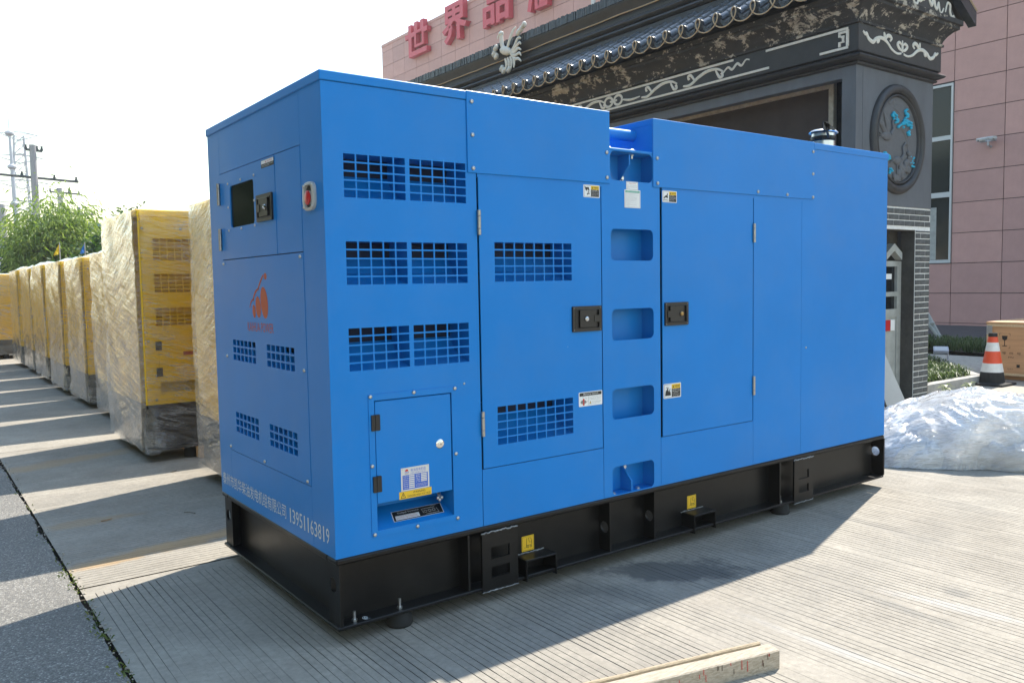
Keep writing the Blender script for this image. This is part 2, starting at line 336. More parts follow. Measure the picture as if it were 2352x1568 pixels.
    def build(s, name, mats, parent=None, smooth=35, origin=None, kind=None):
        o0 = Vector(origin) if origin is not None else (wloc(parent) if parent else Vector((0, 0, 0)))
        me = bpy.data.meshes.new(name)
        me.from_pydata([(x-o0.x, y-o0.y, z-o0.z) for x, y, z in s.v], [], s.f)
        for k in (mats if isinstance(mats, (list, tuple)) else [mats]): me.materials.append(M[k])
        me.polygons.foreach_set('material_index', s.m)
        if smooth:
            me.polygons.foreach_set('use_smooth', [True]*len(me.polygons)); me.set_sharp_from_angle(angle=R(smooth))
        me.update()
        o = bpy.data.objects.new(name, me); col.objects.link(o)
        if parent is not None:
            o.parent = parent; o.location = o0-wloc(parent)
        else: o.location = o0
        if kind: o['kind'] = kind
        return o
WL = {}
def wloc(o):
    p = Vector((0, 0, 0))
    while o is not None: p = p+o.location; o = o.parent
    return p
def tag(o, label=None, cat=None, group=None, kind=None):
    if label: o['label'] = label
    if cat: o['category'] = cat
    if group: o['group'] = group
    if kind: o['kind'] = kind
    return o
def thing(name, loc, label, cat, group=None):
    o = bpy.data.objects.new(name, None); col.objects.link(o); o.location = loc; o.empty_display_size = .2
    return tag(o, label, cat, group)
def dup(o, parent, loc=None):
    c = o.copy(); col.objects.link(c); c.parent = parent
    if loc is not None: c.location = loc
    return c
def struct(mb, name, mats, **k):
    return tag(mb.build(name, mats, **k), kind='structure')
# frames: a flat working plane with origin, u, v and outward normal
class Fr:
    def __init__(s, o, u, v):
        s.o = Vector(o); s.u = Vector(u); s.v = Vector(v); s.n = s.u.cross(s.v)
    def p(s, a, b, d=0.): return s.o+s.u*a+s.v*b+s.n*d
FRONT = Fr((0, 0, 0), (1, 0, 0), (0, 0, 1))     # n = -Y
END = Fr((0, 0, 0), (0, -1, 0), (0, 0, 1))      # n = -X ; a = -y
def rect(mb, fr, a0, b0, a1, b1, d=0., mi=0):
    mb.add([fr.p(a0, b0, d), fr.p(a1, b0, d), fr.p(a1, b1, d), fr.p(a0, b1, d)], [(0, 1, 2, 3)], mi)
def poly(mb, fr, pts, d=0., mi=0):
    mb.add([fr.p(a, b, d) for a, b in pts], [tuple(range(len(pts)))], mi)
def slab(mb, fr, a0, b0, a1, b1, d0, d1, mi=0, r=0.):
    """rounded plate between two depths"""
    pts = []
    if r:
        for (cx, cy, s0) in ((a1-r, b0+r, -90), (a1-r, b1-r, 0), (a0+r, b1-r, 90), (a0+r, b0+r, 180)):
            for k in range(5):
                t = R(s0+k*22.5); pts.append((cx+r*math.cos(t), cy+r*math.sin(t)))
    else: pts = [(a0, b0), (a1, b0), (a1, b1), (a0, b1)]
    k = len(pts); V = [fr.p(a, b, d0) for a, b in pts]+[fr.p(a, b, d1) for a, b in pts]
    mb.add(V, [tuple(range(k, 2*k)), tuple(range(k))[::-1]]+[(i, (i+1) % k, k+(i+1) % k, k+i) for i in range(k)], mi)
_tc = {}
def text_mesh(t, bold=0.):
    if (t, bold) not in _tc:
        cu = bpy.data.curves.new('t', 'FONT'); cu.body = t; cu.size = 1; cu.resolution_u = 2; cu.offset = bold
        ob = bpy.data.objects.new('t', cu); col.objects.link(ob)
        dg = bpy.context.evaluated_depsgraph_get(); me = ob.evaluated_get(dg).to_mesh()
        V = [tuple(v.co) for v in me.vertices]; F = [tuple(p.vertices) for p in me.polygons]
        ob.evaluated_get(dg).to_mesh_clear(); bpy.data.objects.remove(ob); bpy.data.curves.remove(cu)
        _tc[(t, bold)] = (V, F)
    return _tc[(t, bold)]
def text(mb, fr, t, a0, b0, a1, b1, d, mi, depth=0., bold=0.):
    V, F = text_mesh(t, bold)
    if not V: return
    xs = [v[0] for v in V]; ys = [v[1] for v in V]; x0, x1, y0, y1 = min(xs), max(xs), min(ys), max(ys)
    q = [(a0+(v[0]-x0)/(x1-x0)*(a1-a0), b0+(v[1]-y0)/max(1e-6, y1-y0)*(b1-b0)) for v in V]
    if not depth: mb.add([fr.p(a, b, d) for a, b in q], F, mi); return
    k = len(q); ed = {}
    for f in F:
        for i in range(len(f)):
            e = (f[i], f[(i+1) % len(f)]); ed[e] = ed.get(e, 0)+1
    side = [(a, b) for (a, b) in ed if (b, a) not in ed]
    mb.add([fr.p(a, b, d+depth) for a, b in q]+[fr.p(a, b, d) for a, b in q], list(F)+[(b, a, a+k, b+k) for a, b in side], mi)
def panel(mb, fr, a0, b0, a1, b1, holes=(), d=0., t=.012, mi=0, rad=0., edge=True):
    """sheet with rectangular holes cut through it; rad rounds their corners"""
    A = sorted({round(q, 5) for h in holes for q in (h[0], h[2])} | {a0, a1}); B = sorted({round(q, 5) for h in holes for q in (h[1], h[3])} | {b0, b1})
    A = [q for q in A if a0 <= q <= a1]; B = [q for q in B if b0 <= q <= b1]
    na, nb = len(A)-1, len(B)-1; solid = np.ones((na, nb), bool)
    for i in range(na):
        for j in range(nb):
            ca, cb = (A[i]+A[i+1])/2, (B[j]+B[j+1])/2
            for h in holes:
                if h[0] < ca < h[2] and h[1] < cb < h[3]: solid[i, j] = False; break
    V = {}; vl = []
    def vi(i, j, k):
        if (i, j, k) not in V: V[(i, j, k)] = len(vl); vl.append(fr.p(A[i], B[j], d-(t if k else 0)))
        return V[(i, j, k)]
    F = []
    for i in range(na):
        for j in range(nb):
            if not solid[i, j]: continue
            F.append((vi(i, j, 0), vi(i+1, j, 0), vi(i+1, j+1, 0), vi(i, j+1, 0)))
            for (di, dj, e0, e1) in ((-1, 0, (i, j+1), (i, j)), (1, 0, (i+1, j), (i+1, j+1)), (0, -1, (i, j), (i+1, j)), (0, 1, (i+1, j+1), (i, j+1))):
                ii, jj = i+di, j+dj
                out = not (0 <= ii < na and 0 <= jj < nb)
                if (out and edge) or (not out and not solid[ii, jj]):
                    F.append((vi(*e0, 0), vi(*e0, 1), vi(*e1, 1), vi(*e1, 0)))
    mb.add(vl, F, mi)
    if rad:
        for (h0, h1, h2, h3) in [h[:4] for h in holes]:
            for (cx, cy, px, py, s0) in ((h0+rad, h1+rad, h0, h1, 180), (h2-rad, h1+rad, h2, h1, 270), (h2-rad, h3-rad, h2, h3, 0), (h0+rad, h3-rad, h0, h3, 90)):
                arc = [(cx+rad*math.cos(R(s0+k*15)), cy+rad*math.sin(R(s0+k*15))) for k in range(7)]
                for k in range(6):
                    mb.add([fr.p(px, py, d), fr.p(*arc[k+1], d), fr.p(*arc[k], d)], [(0, 1, 2)], mi)
                    mb.add([fr.p(*arc[k], d), fr.p(*arc[k+1], d), fr.p(*arc[k+1], d-t), fr.p(*arc[k], d-t)], [(0, 1, 2, 3)], mi)
def grid_holes(a0, b0, a1, b1, nc, nr, bar):
    wa, wb = (a1-a0-bar*(nc-1))/nc, (b1-b0-bar*(nr-1))/nr
    return [(round(a0+i*(wa+bar), 5), round(b0+j*(wb+bar), 5), round(a0+i*(wa+bar)+wa, 5), round(b0+j*(wb+bar)+wb, 5)) for i in range(nc) for j in range(nr)]
def hood(fr, a0, b0, a1, b1, name, m, parent, t=.0122, depth=.155):
    """sloping scoop behind a vent: from the bottom edge up and back"""
    e = .004; mb = MB(); a0 -= e; a1 += e; b0 -= .002; b1 += e; h_ = b1-b0
    pr = [(t, 0.), (depth*.42, .10), (depth*.78, .28), (depth, .60)]      # (depth, height) of the curved scoop, open above
    V = [q for dd, hh in pr for q in (fr.p(a0, b0+h_*hh, -dd), fr.p(a1, b0+h_*hh, -dd))]+[fr.p(a0, b1, -depth), fr.p(a1, b1, -depth), fr.p(a0, b1, -t), fr.p(a1, b1, -t)]; k = len(pr)
    F = [(2*i, 2*i+1, 2*i+3, 2*i+2) for i in range(k-1)]+[tuple(2*i for i in range(k+2)), tuple(2*i+1 for i in range(k+2))[::-1], (2*k, 2*k+1, 2*k+3, 2*k+2)]
    mb.add(V, F, 0)
    return mb.build(name, m, parent, smooth=0)
def holeplate(mb, fr, a0, b0, a1, b1, cx, cy, r, d=0., t=.01, mi=0, n=24):
    """plate with one round hole"""
    ring = []; out = []
    for k in range(n):
        a = 2*math.pi*(k+.5)/n; c, s_ = math.cos(a), math.sin(a); ring.append((cx+r*c, cy+r*s_))
        q = min(((a1-cx)/c if c > 0 else (a0-cx)/c) if abs(c) > 1e-9 else 9e9, ((b1-cy)/s_ if s_ > 0 else (b0-cy)/s_) if abs(s_) > 1e-9 else 9e9)
        out.append((cx+q*c, cy+q*s_))
    cor = [(a1, b1), (a0, b1), (a0, b0), (a1, b0)]
    V = [fr.p(*p, d) for p in ring+out]+[fr.p(*p, d-t) for p in ring+out]+[fr.p(*p, dd) for p in cor for dd in (d, d-t)]
    F = []
    def sd(p): return 0 if abs(p[0]-a1) < 1e-9 else 1 if abs(p[1]-b1) < 1e-9 else 2 if abs(p[0]-a0) < 1e-9 else 3
    for k in range(n):
        k2 = (k+1) % n
        F += [(k, n+k, n+k2, k2), (2*n+k2, 3*n+k2, 3*n+k, 2*n+k), (k2, 2*n+k2, 2*n+k, k), (n+k, 3*n+k, 3*n+k2, n+k2)]
        if sd(out[k]) != sd(out[k2]):
            ci = sd(out[k]); c0 = 4*n+ci*2
            F += [(n+k, c0, n+k2), (3*n+k2, c0+1, 3*n+k), (n+k, 3*n+k, c0+1, c0), (c0, c0+1, 3*n+k2, n+k2)]
    mb.add(V, F, mi)
# ================================================================== GROUND
mb = MB(); mb.add([(-390, -390, -.05), (390, -390, -.05), (390, 390, -.05), (-390, 390, -.05)], [(0, 1, 2, 3)])
struct(mb, 'ground', 'soil', smooth=0)
JX = -.68
def grooves(a0, a1, pitch, group, gap):
    out = []; a = a0+.02; k = 0
    while a < a1-.02:
        out.append(a+random.uniform(-.0012, .0012)); k += 1; a += pitch
        if k % group == 0: a += gap*random.uniform(.5, 1.3)
    return out
def grooved(name, axis, a0, a1, b0, b1, gs, gb0, gb1, seg=.055):
    """slab whose tined grooves run along b; axis 0: a = x, b = y"""
    bs = sorted(set([b0, gb0, gb0+.012, gb1-.012, gb1, b1]+list(np.arange(gb0+.05, gb1-.03, seg))))
    nb = len(bs); A = [a0]; kind = [0]
    for i, g_ in enumerate(gs): A += [g_]*4; kind += [1, 2, 3, 4]
    A.append(a1); kind.append(0)
    A = np.array(A); kind = np.array(kind); na = len(A); bs = np.array(bs)
    X = np.repeat(A[:, None], nb, 1); Z = np.zeros((na, nb))
    gi = np.where(kind > 0)[0].reshape(-1, 4)
    for q in gi:
        wv = .0021*(1+.35*np.convolve(RNG.normal(size=nb+4), np.ones(5)/5, 'valid')*1.5); wv = np.clip(wv, .0009, .004)
        off = np.convolve(RNG.normal(size=nb+8), np.ones(9)/9, 'valid')*.0016
        dp = .004*np.clip(1+.5*np.convolve(RNG.normal(size=nb+6), np.ones(7)/7, 'valid')*1.6, .15, 1.5)
        ga = float(A[q[0]]); wear = np.array([min(1., max(.0, .85+1.3*noise.noise((ga*1.1, b_*.55, axis*9.)) + .5*noise.noise((ga*5, b_*1.3, 3.)))) for b_ in bs.tolist()])
        on = ((bs >= gb0+.011) & (bs <= gb1-.011)).astype(float)*wear
        X[q[0]] += off-wv; X[q[1]] += off-wv*.5; X[q[2]] += off+wv*.5; X[q[3]] += off+wv
        Z[q[1]] = Z[q[2]] = -dp*on
    V = np.stack([X, np.repeat(bs[None], na, 0), Z], 2).reshape(-1, 3)
    if axis == 1: V = V[:, [1, 0, 2]]
    I = np.arange(na*nb).reshape(na, nb); F = np.stack([I[:-1, :-1], I[1:, :-1], I[1:, 1:], I[:-1, 1:]], 2).reshape(-1, 4)
    if axis == 1: F = F[:, ::-1]
    mb = MB(); mb.v = [tuple(p) for p in V.tolist()]; mb.f = [tuple(f) for f in F.tolist()]; mb.m = [0]*len(mb.f)
    struct(mb, name, 'concrete', smooth=0)
grooved('concrete_slab', 0, JX, 6.2, -2.6, 1.325, grooves(JX+.03, 6.15, .0325, 13, .03), -2.6, 1.24)
grooved('concrete_slab', 1, 1.34, 5.4, JX, 1.7, grooves(1.36, 5.35, .036, 11, .035), JX+.02, 1.68)
mb = MB()
for (x0, y0, x1, y1) in ((JX, 5.41, 1.7, 90), (1.71, 1.34, 6.2, 90), (6.21, -9, 7.55, 90), (7.56, -9, 8.05, 90), (JX, -9, 6.2, -2.605), (8.06, -9, 22.4, 1.99), (8.06, 12.6, 22.4, 90)):
    mb.add([(x0, y0, 0), (x1, y0, 0), (x1, y1, 0), (x0, y1, 0)], [(0, 1, 2, 3)])
struct(mb, 'concrete_yard', 'concrete', smooth=0)
# asphalt with a ragged edge along the concrete
mb = MB(); ys = [-40]+list(np.arange(-3, 26, .035))+[120]; V = []
for i, y in enumerate(ys):
    e = JX-.012-.016*abs(noise.noise((y*5, 1, 0)))-.012*noise.noise((y*19, 4, 0))-.02*max(0, noise.noise((y*2.2, 9, 0)))
    V += [(e, y, -.03), (e-.004, y, .005), (e-.05, y, .007), (-60, y, .007)]
F = [(4*i+k, 4*i+k+1, 4*i+k+5, 4*i+k+4) for i in range(len(ys)-1) for k in range(3)]
mb.add(V, [f[::-1] for f in F]); struct(mb, 'asphalt_road', 'asphalt', smooth=30)
# weeds and grit in the seam between asphalt and concrete
mb = MB()
for k in range(420):
    y = random.choice([random.uniform(-.6, 4.5), random.uniform(-.6, 4.5), random.uniform(0, 2), random.gauss(1.2, .4), random.gauss(.62, .2)])
    if noise.noise((y*3.1, 2.2, 5)) < -.12 and random.random() < .8: continue
    x = JX-.018+random.gauss(0, .014); h = random.uniform(.004, .018); a = random.uniform(0, 6.28); w_ = random.uniform(.002, .006); l = h*random.uniform(.6, 1.8)
    dx, dy = math.cos(a), math.sin(a)
    mb.add([(x-dy*w_*.5, y+dx*w_*.5, 0), (x+dy*w_*.5, y-dx*w_*.5, 0), (x+dx*l*.6+dy*w_*.6, y+dy*l*.6-dx*w_*.6, h), (x+dx*l, y+dy*l, h*.8)], [(0, 1, 2, 3)])
tag(mb.build('seam_weeds', 'leaf_weed', smooth=0), 'small green weeds growing along the asphalt edge', 'weeds', kind='stuff')
mb = MB()
for k in range(260):
    y = random.uniform(-.8, 5); x = JX-.012+random.gauss(0, .02); r = random.uniform(.002, .007)
    mb.ellip((x, y, .003), (r, r*random.uniform(.6, 1.4), r*.7), 5, 3)
tag(mb.build('seam_grit', 'path_stone', smooth=0), 'grit lying along the asphalt edge', 'grit', kind='stuff')
# right-hand planting, path and road
def flat(name, pts, z, m):
    mb = MB(); mb.add([(x, y, z) for x, y in pts], [tuple(range(len(pts)))]); return struct(mb, name, m, smooth=0)
flat('planting_soil', [(8.3, 2.03), (9.6, 2.03), (13.9, 5.6), (12.9, 12.5), (8.3, 12.5)], .03, 'soil')
flat('stone_path', [(9.9, 2.0), (13.4, 1.995), (15.0, 12.5), (13.2, 12.5), (13.95, 5.5), (11.6, 3.55)], .004, 'path_stone')
flat('planting_soil', [(13.45, 2.0), (15.0, 2.0), (16.6, 12.5), (15.1, 12.5)], .03, 'soil')
flat('asphalt_lane', [(15.25, 2.0), (22.4, 2.0), (22.4, 12.5), (17.1, 12.5)], .002, 'road')
def kerb(name, a, b_, label):
    a = Vector((*a, 0)); b_ = Vector((*b_, 0)); d = (b_-a); n_ = max(1, int(d.length/.8)); d.normalize(); q = Vector((-d.y, d.x, 0))
    root = thing(name, a, label, 'kerb')
    for k in range(n_):
        l = (b_-a).length/n_; p0 = a+d*(l*k+.006); p1 = a+d*(l*(k+1)-.006); mb = MB(); h = .11+random.uniform(-.006, .006)
        V = [p0, p1, p1+q*.12, p0+q*.12]; mb.add([v+Vector((0, 0, -.04)) for v in V]+[v+Vector((0, 0, h)) for v in V], [(4, 5, 6, 7), (0, 1, 5, 4), (1, 2, 6, 5), (2, 3, 7, 6), (3, 0, 4, 7)])
        mb.build('kerb_stone', 'kerb_stone', root, smooth=0)
kerb('kerb', (8.3, 1.95), (9.75, 1.97), 'grey kerb along the grass bed beside the brick pier')
kerb('kerb', (9.75, 1.99), (11.5, 3.45), 'grey kerb between the grass bed and the stone path')
kerb('kerb', (15.02, 2.0), (16.9, 12.5), 'pale kerb between the hedge strip and the dark asphalt lane')
def tufts(name, pts_fn, n_t, h, label):
    mb = MB()
    for k in range(n_t):
        p = pts_fn()
        if p is None: continue
        for j in range(9):
            a = random.uniform(0, 6.28); l = h*random.uniform(.6, 1.25); b1 = random.uniform(.35, .9); w_ = .011
            dx, dy = math.cos(a), math.sin(a); x, y = p[0]+random.gauss(0, .02), p[1]+random.gauss(0, .02)
            m1 = (x+dx*l*.45*b1, y+dy*l*.45*b1, .03+l*.75); e = (x+dx*l*b1, y+dy*l*b1, .03+l*random.uniform(.45, .8))
            mb.add([(x-dy*w_/2, y+dx*w_/2, .025), (x+dy*w_/2, y-dx*w_/2, .025), (m1[0]+dy*w_/2, m1[1]-dx*w_/2, m1[2]), (m1[0]-dy*w_/2, m1[1]+dx*w_/2, m1[2]), e], [(0, 1, 2, 3), (3, 2, 4)])
    return tag(mb.build(name, 'leaf_grass', smooth=0), label, 'grass', kind='stuff')
def in_poly(x, y, P_):
    c = False
    for i in range(len(P_)):
        (x0, y0), (x1, y1) = P_[i-1], P_[i]
        if (y0 > y) != (y1 > y) and x < (x1-x0)*(y-y0)/(y1-y0)+x0: c = not c
    return c
B1 = [(8.35, 2.1), (9.7, 2.12), (11.4, 3.55), (13.7, 5.5), (12.9, 8), (8.35, 8)]
def f1():
    x, y = random.uniform(8.3, 13.7), random.uniform(2.1, 6.5)
    return (x, y) if in_poly(x, y, B1) and y < 2.1+(x-8)*.9+.4 else None
tufts('grass_bed', f1, 4200, .2, 'strappy dark green grass clumps in the bed beside the brick pier')
B2 = [(13.5, 2.05), (14.95, 2.05), (15.9, 9), (14.5, 9)]
def f2():
    x, y = random.uniform(13.5, 16), random.uniform(2.05, 9); return (x, y) if in_poly(x, y, B2) else None
tufts('grass_strip', f2, 1500, .22, 'green grass strip between the stone path and the asphalt lane')
# loose bits on the concrete: two fallen leaves, twigs
def scrap(name, p, l, w_, ang, m, label, cat):
    mb = MB(); d = Vector((math.cos(R(ang)), math.sin(R(ang)), 0)); q = Vector((-d.y, d.x, 0)); p = Vector(p)
    prof = [(-.5, .05), (-.25, .8), (0, 1), (.25, .7), (.5, .04)]; V = []
    for t, k in prof: V += [p+d*l*t+q*w_*k*.5+Vector((0, 0, .004+.006*abs(t))), p+d*l*t-q*w_*k*.5+Vector((0, 0, .001+.004*abs(t)))]
    V += [v+Vector((0, 0, .0012)) for v in V]
    F = [(2*i, 2*i+1, 2*i+3, 2*i+2) for i in range(4)]+[(10+2*i+2, 10+2*i+3, 10+2*i+1, 10+2*i) for i in range(4)]
    mb.add(V, F); tag(mb.build(name, m, origin=p, smooth=40), label, cat)
scrap('dead_leaf', at_z(245, 1195)*1, .07, .02, 20, 'dead_leaf', 'pale brown dead leaf on the concrete beside the asphalt edge', 'leaf')
scrap('dead_leaf', at_z(399, 1083), .06, .02, 30, 'bark', 'dark curled leaf on the shaded concrete before the wrapped machine', 'leaf')
scrap('twig', at_z(760, 1173), .0, .0, 0, 'bark', 'x', 'twig') if False else None
mb = MB(); a = at_z(740, 1167.5); b_ = at_z(763, 1170)
a = at_z(423, 1177); b_ = at_z(449, 1179); mb.tube([(a.x, a.y, .004), ((a.x+b_.x)/2, (a.y+b_.y)/2, .006), (b_.x, b_.y, .003)], .0022, 5)
tag(mb.build('twig', 'bark', origin=(a.x, a.y, 0)), 'short dark twig on the shaded grooved concrete', 'twig')
# ================================================================== BLUE GENERATOR
GL, GW, GT, GC, GB = 3.875, 1.375, 2.165, .342, .06
gen = thing('diesel_generator', (0, 0, 0), 'large glossy blue enclosed diesel generator set on a black steel skid base', 'generator')
_rv = {}
def rivet(fr, a, b, parent, r=.0095, d=.0, key='steel', name='rivet'):
    """domed screw head, mesh shared between alike ones"""
    kk = (tuple(fr.n), r, key)
    if kk not in _rv:
        mb = MB(); mb.lathe([(r, 0), (r, r*.25), (r*.86, r*.55), (r*.55, r*.8), (r*.4, r*.82), (r*.34, r*.55), (0, r*.5)], (0, 0, 0), fr.n, 10, 0)
        o = mb.build(name, key, smooth=50); me = o.data; bpy.data.objects.remove(o); _rv[kk] = me
    o = bpy.data.objects.new(name, _rv[kk]); col.objects.link(o); o.parent = parent; o.location = fr.p(a, b, d)-wloc(parent); return o
def hinge(fr, a, b0, b1, parent, r=.0085):
    mb = MB(); l = (b1-b0); g_ = .0012
    for k, (s0, s1) in enumerate(((0, .25), (.25, .75), (.75, 1))):
        mb.lathe([(r*.85, 0), (r, .0015), (r, l*(s1-s0)-g_-.0015), (r*.85, l*(s1-s0)-g_)], fr.p(a, b0+l*s0, .008), fr.v, 12, 0)
    slab(mb, fr, a-.004, b0+.004, a+.004, b1-.004, -.006, .004, 0)
    return mb.build('hinge', 'steel_brushed', parent)
def latch(fr, a0, b0, a1, b1, parent, flip=False, lock='chrome'):
    """black flush paddle latch with tray, paddle and key lock"""
    mb = MB(); w_, h_ = a1-a0, b1-b0
    fw = .016
    slab(mb, fr, a0, b0, a1, b0+fw, -.001, .008, 0, .003); slab(mb, fr, a0, b1-fw, a1, b1, -.001, .008, 0, .003)
    slab(mb, fr, a0, b0+fw*.7, a0+fw, b1-fw*.7, -.001, .0085, 0); slab(mb, fr, a1-fw, b0+fw*.7, a1, b1-fw*.7, -.001, .0085, 0)
    rect(mb, fr, a0+.004, b0+.004, a1-.004, b1-.004, .0015, 0)
    # rolled lip round the tray
    lip = [(a0+fw, b0+fw), (a1-fw, b0+fw), (a1-fw, b1-fw), (a0+fw, b1-fw), (a0+fw, b0+fw)]
    mb.tube([fr.p(a, b, .008) for a, b in lip], .0022, 6, 0)
    s_ = -1 if flip else 1; cx = (a0+a1)/2
    def X(t): return cx+s_*t*w_
    pa = sorted((X(-.26), X(.30)))
    slab(mb, fr, pa[0], b0+.020, pa[1], b1-.018, .0018, .0105, 0, .004)
    q = sorted((X(.22), X(.42))); slab(mb, fr, q[0], b0+h_*.36, q[1], b0+h_*.64, .0016, .0125, 0, .004)
    c = X(-.05) if not flip else X(-.17)
    mb.lathe([(.0105, 0), (.0105, .006), (.0085, .0075), (.0085, .010), (.006, .011), (.005, .0085), (0, .0085)], fr.p(c, b0+h_*.5, .0105), fr.n, 14, 1)
    mb.lathe([(.0145, 0), (.0135, .002), (.0105, .0022)], fr.p(c, b0+h_*.5, .0104), fr.n, 14, 0)
    for (a, b) in ((a0+.008, b0+.008), (a1-.008, b0+.008), (a0+.008, b1-.008), (a1-.008, b1-.008)):
        mb.lathe([(.003, 0), (.0026, .001), (.0, .0006)], fr.p(a, b, .008), fr.n, 8, 2)
    return mb.build('door_latch', ['black_plastic', lock, 'ink_grey'], parent)
def warn_sign(fr, a0, b0, a1, b1, parent, title, lines, picto, d=.0005):
    """white bordered sticker: pictogram left, yellow header and black text block right"""
    mb = MB(); w_, h_ = a1-a0, b1-b0; sx = lambda t: a0+t*w_; sy = lambda t: b0+t*h_
    slab(mb, fr, a0, b0, a1, b1, 0, d, 0, .005)
    k = .46
    slab(mb, fr, sx(k), sy(.06), sx(.96), sy(.64), d, d+.0003, 1); slab(mb, fr, sx(k), sy(.64), sx(.96), sy(.94), d, d+.0003, 2)
    for (p, q) in ((.04, k-.01),):
        for (u0, v0, u1, v1) in ((p, .05, q, .07), (p, .93, q, .95), (p, .05, p+.012, .95)): rect(mb, fr, sx(u0), sy(v0), sx(u1), sy(v1), d+.0003, 1)
    poly(mb, fr, [(sx(.50), sy(.70)), (sx(.59), sy(.70)), (sx(.545), sy(.88))], d+.0006, 1)
    text(mb, fr, title, sx(.61), sy(.71), sx(.94), sy(.87), d+.0006, 1)
    for i, t in enumerate(lines):
        text(mb, fr, t, sx(k+.03), sy(.54-i*.115), sx(min(.94, k+.05+.026*len(t))), sy(.61-i*.115), d+.0006, 0)
    for pp in picto: poly(mb, fr, [(sx(.05+u*(k-.08)), sy(.08+v*.84)) for u, v in pp], d+.0006, 1)
    return mb.build('sticker', ['white', 'ink', 'yellow_sticker'], parent, smooth=0)
PIC_FAN = [[(.05, .95), (.3, .85), (.72, .88), (.8, .66), (.62, .55), (.5, .7), (.35, .5), (.2, .62)], [(.5, .1), (.62, .24), (.52, .34), (.42, .24)], [(.62, .24), (.78, .18), (.86, .3), (.72, .36)], [(.62, .3), (.72, .4), (.68, .54), (.58, .44)], [(.7, .5), (.78, .56), (.74, .64)], [(.84, .52), (.92, .6), (.84, .64)], [(.86, .4), (.95, .42), (.9, .5)]]
PIC_HOT = [[(.05, .3), (.3, .55), (.62, .62), (.74, .85), (.84, .82), (.8, .55), (.9, .38), (.78, .3), (.72, .42), (.5, .36), (.38, .42), (.2, .27)], [(.05, .1), (.95, .1), (.95, .15), (.05, .15)], [(.2, .18), (.24, .18), (.28, .25), (.24, .25)], [(.4, .18), (.44, .18), (.48, .25), (.44, .25)], [(.6, .18), (.64, .18), (.68, .25), (.64, .25)]]
PIC_FIRE = [[(.08, .12), (.95, .12), (.88, .5), (.8, .36), (.74, .72), (.62, .42), (.56, .56), (.42, .88), (.34, .5), (.24, .66), (.14, .4)], [(.85, .55), (.9, .74), (.93, .58)], [(.2, .72), (.26, .9), (.3, .74)], [(.5, .7), (.58, .86), (.6, .66)]]
# ---- skid base
mb = MB()
for (yy, s_) in ((0, 1), (GW, -1)):
    y1 = yy+s_*.085
    mb.box(0, yy-s_*.004, .316, GL, y1, GC-.002, 0, .006); mb.box(0, yy-s_*.002, GB, GL, y1, GB+.014, 0, .003); mb.box(.012, yy+s_*.078, GB+.014, GL-.012, y1, .316, 0)
for (xx, s_) in ((0, 1), (GL, -1)):
    mb.box(xx, .085, .316, xx+s_*.07, GW-.085, GC-.002, 0, .004); mb.box(xx, .085, GB, xx+s_*.07, GW-.085, GB+.012, 0, .003); mb.box(xx+s_*.06, .08, GB+.012, xx+s_*.07, GW-.08, .316, 0)
mb.box(.075, .09, .30, GL-.075, GW-.09, .318, 0)
base = mb.build('skid_base', 'black_steel', gen)
YZ = lambda x: Fr((x, 0, 0), (0, -1, 0), (0, 0, 1))
for x in (1.418, 1.725, 2.76, .60):
    mb = MB(); holeplate(mb, YZ(x), -.079, GB+.012, -.003, .317, -.04, .188, .027 if x in (1.418, 1.725) else .001, t=.01); mb.build('rib_plate', 'black_steel', base, smooth=0)
for x in (.012, GL):
    for (q0, q1, qc) in ((-.105, 0, -.06), (-GW, -GW+.105, -GW+.05)):
        mb = MB(); holeplate(mb, YZ(x), q0+.0005, GB+.013, q1-.0005, .3165, qc, .225, .03, t=.012); mb.build('end_plate', 'black_steel', base, smooth=0)
for (x0, x1) in ((.667, .857), (2.888, 3.077)):
    mb = MB(); xm = (x0+x1)/2
    panel(mb, FRONT, x0, GB-.008, x1, .312, [(xm-.048, .192, xm+.05, .243), (xm-.048, .110, xm+.05, .157)], d=.006, t=.012); mb.build('jack_plate', 'black_steel', base, smooth=0)
    mb = MB(); pts = [(x0-.004+(x1-x0+.004)*t/24, -.0055+random.uniform(-.001, .001), .312+random.uniform(-.003, .003)) for t in range(25)]
    mb.tube(pts, [random.uniform(.0022, .0042) for _ in pts], 6); mb.build('weld_seam', 'weld', base); mb = MB(); pts = [(x0+(x1-x0)*t/24, -.0055, GB-.007+random.uniform(-.002, .002)) for t in range(25)]
    mb.tube(pts, [random.uniform(.0016, .0034) for _ in pts], 6); mb.build('weld_seam', 'weld', base)
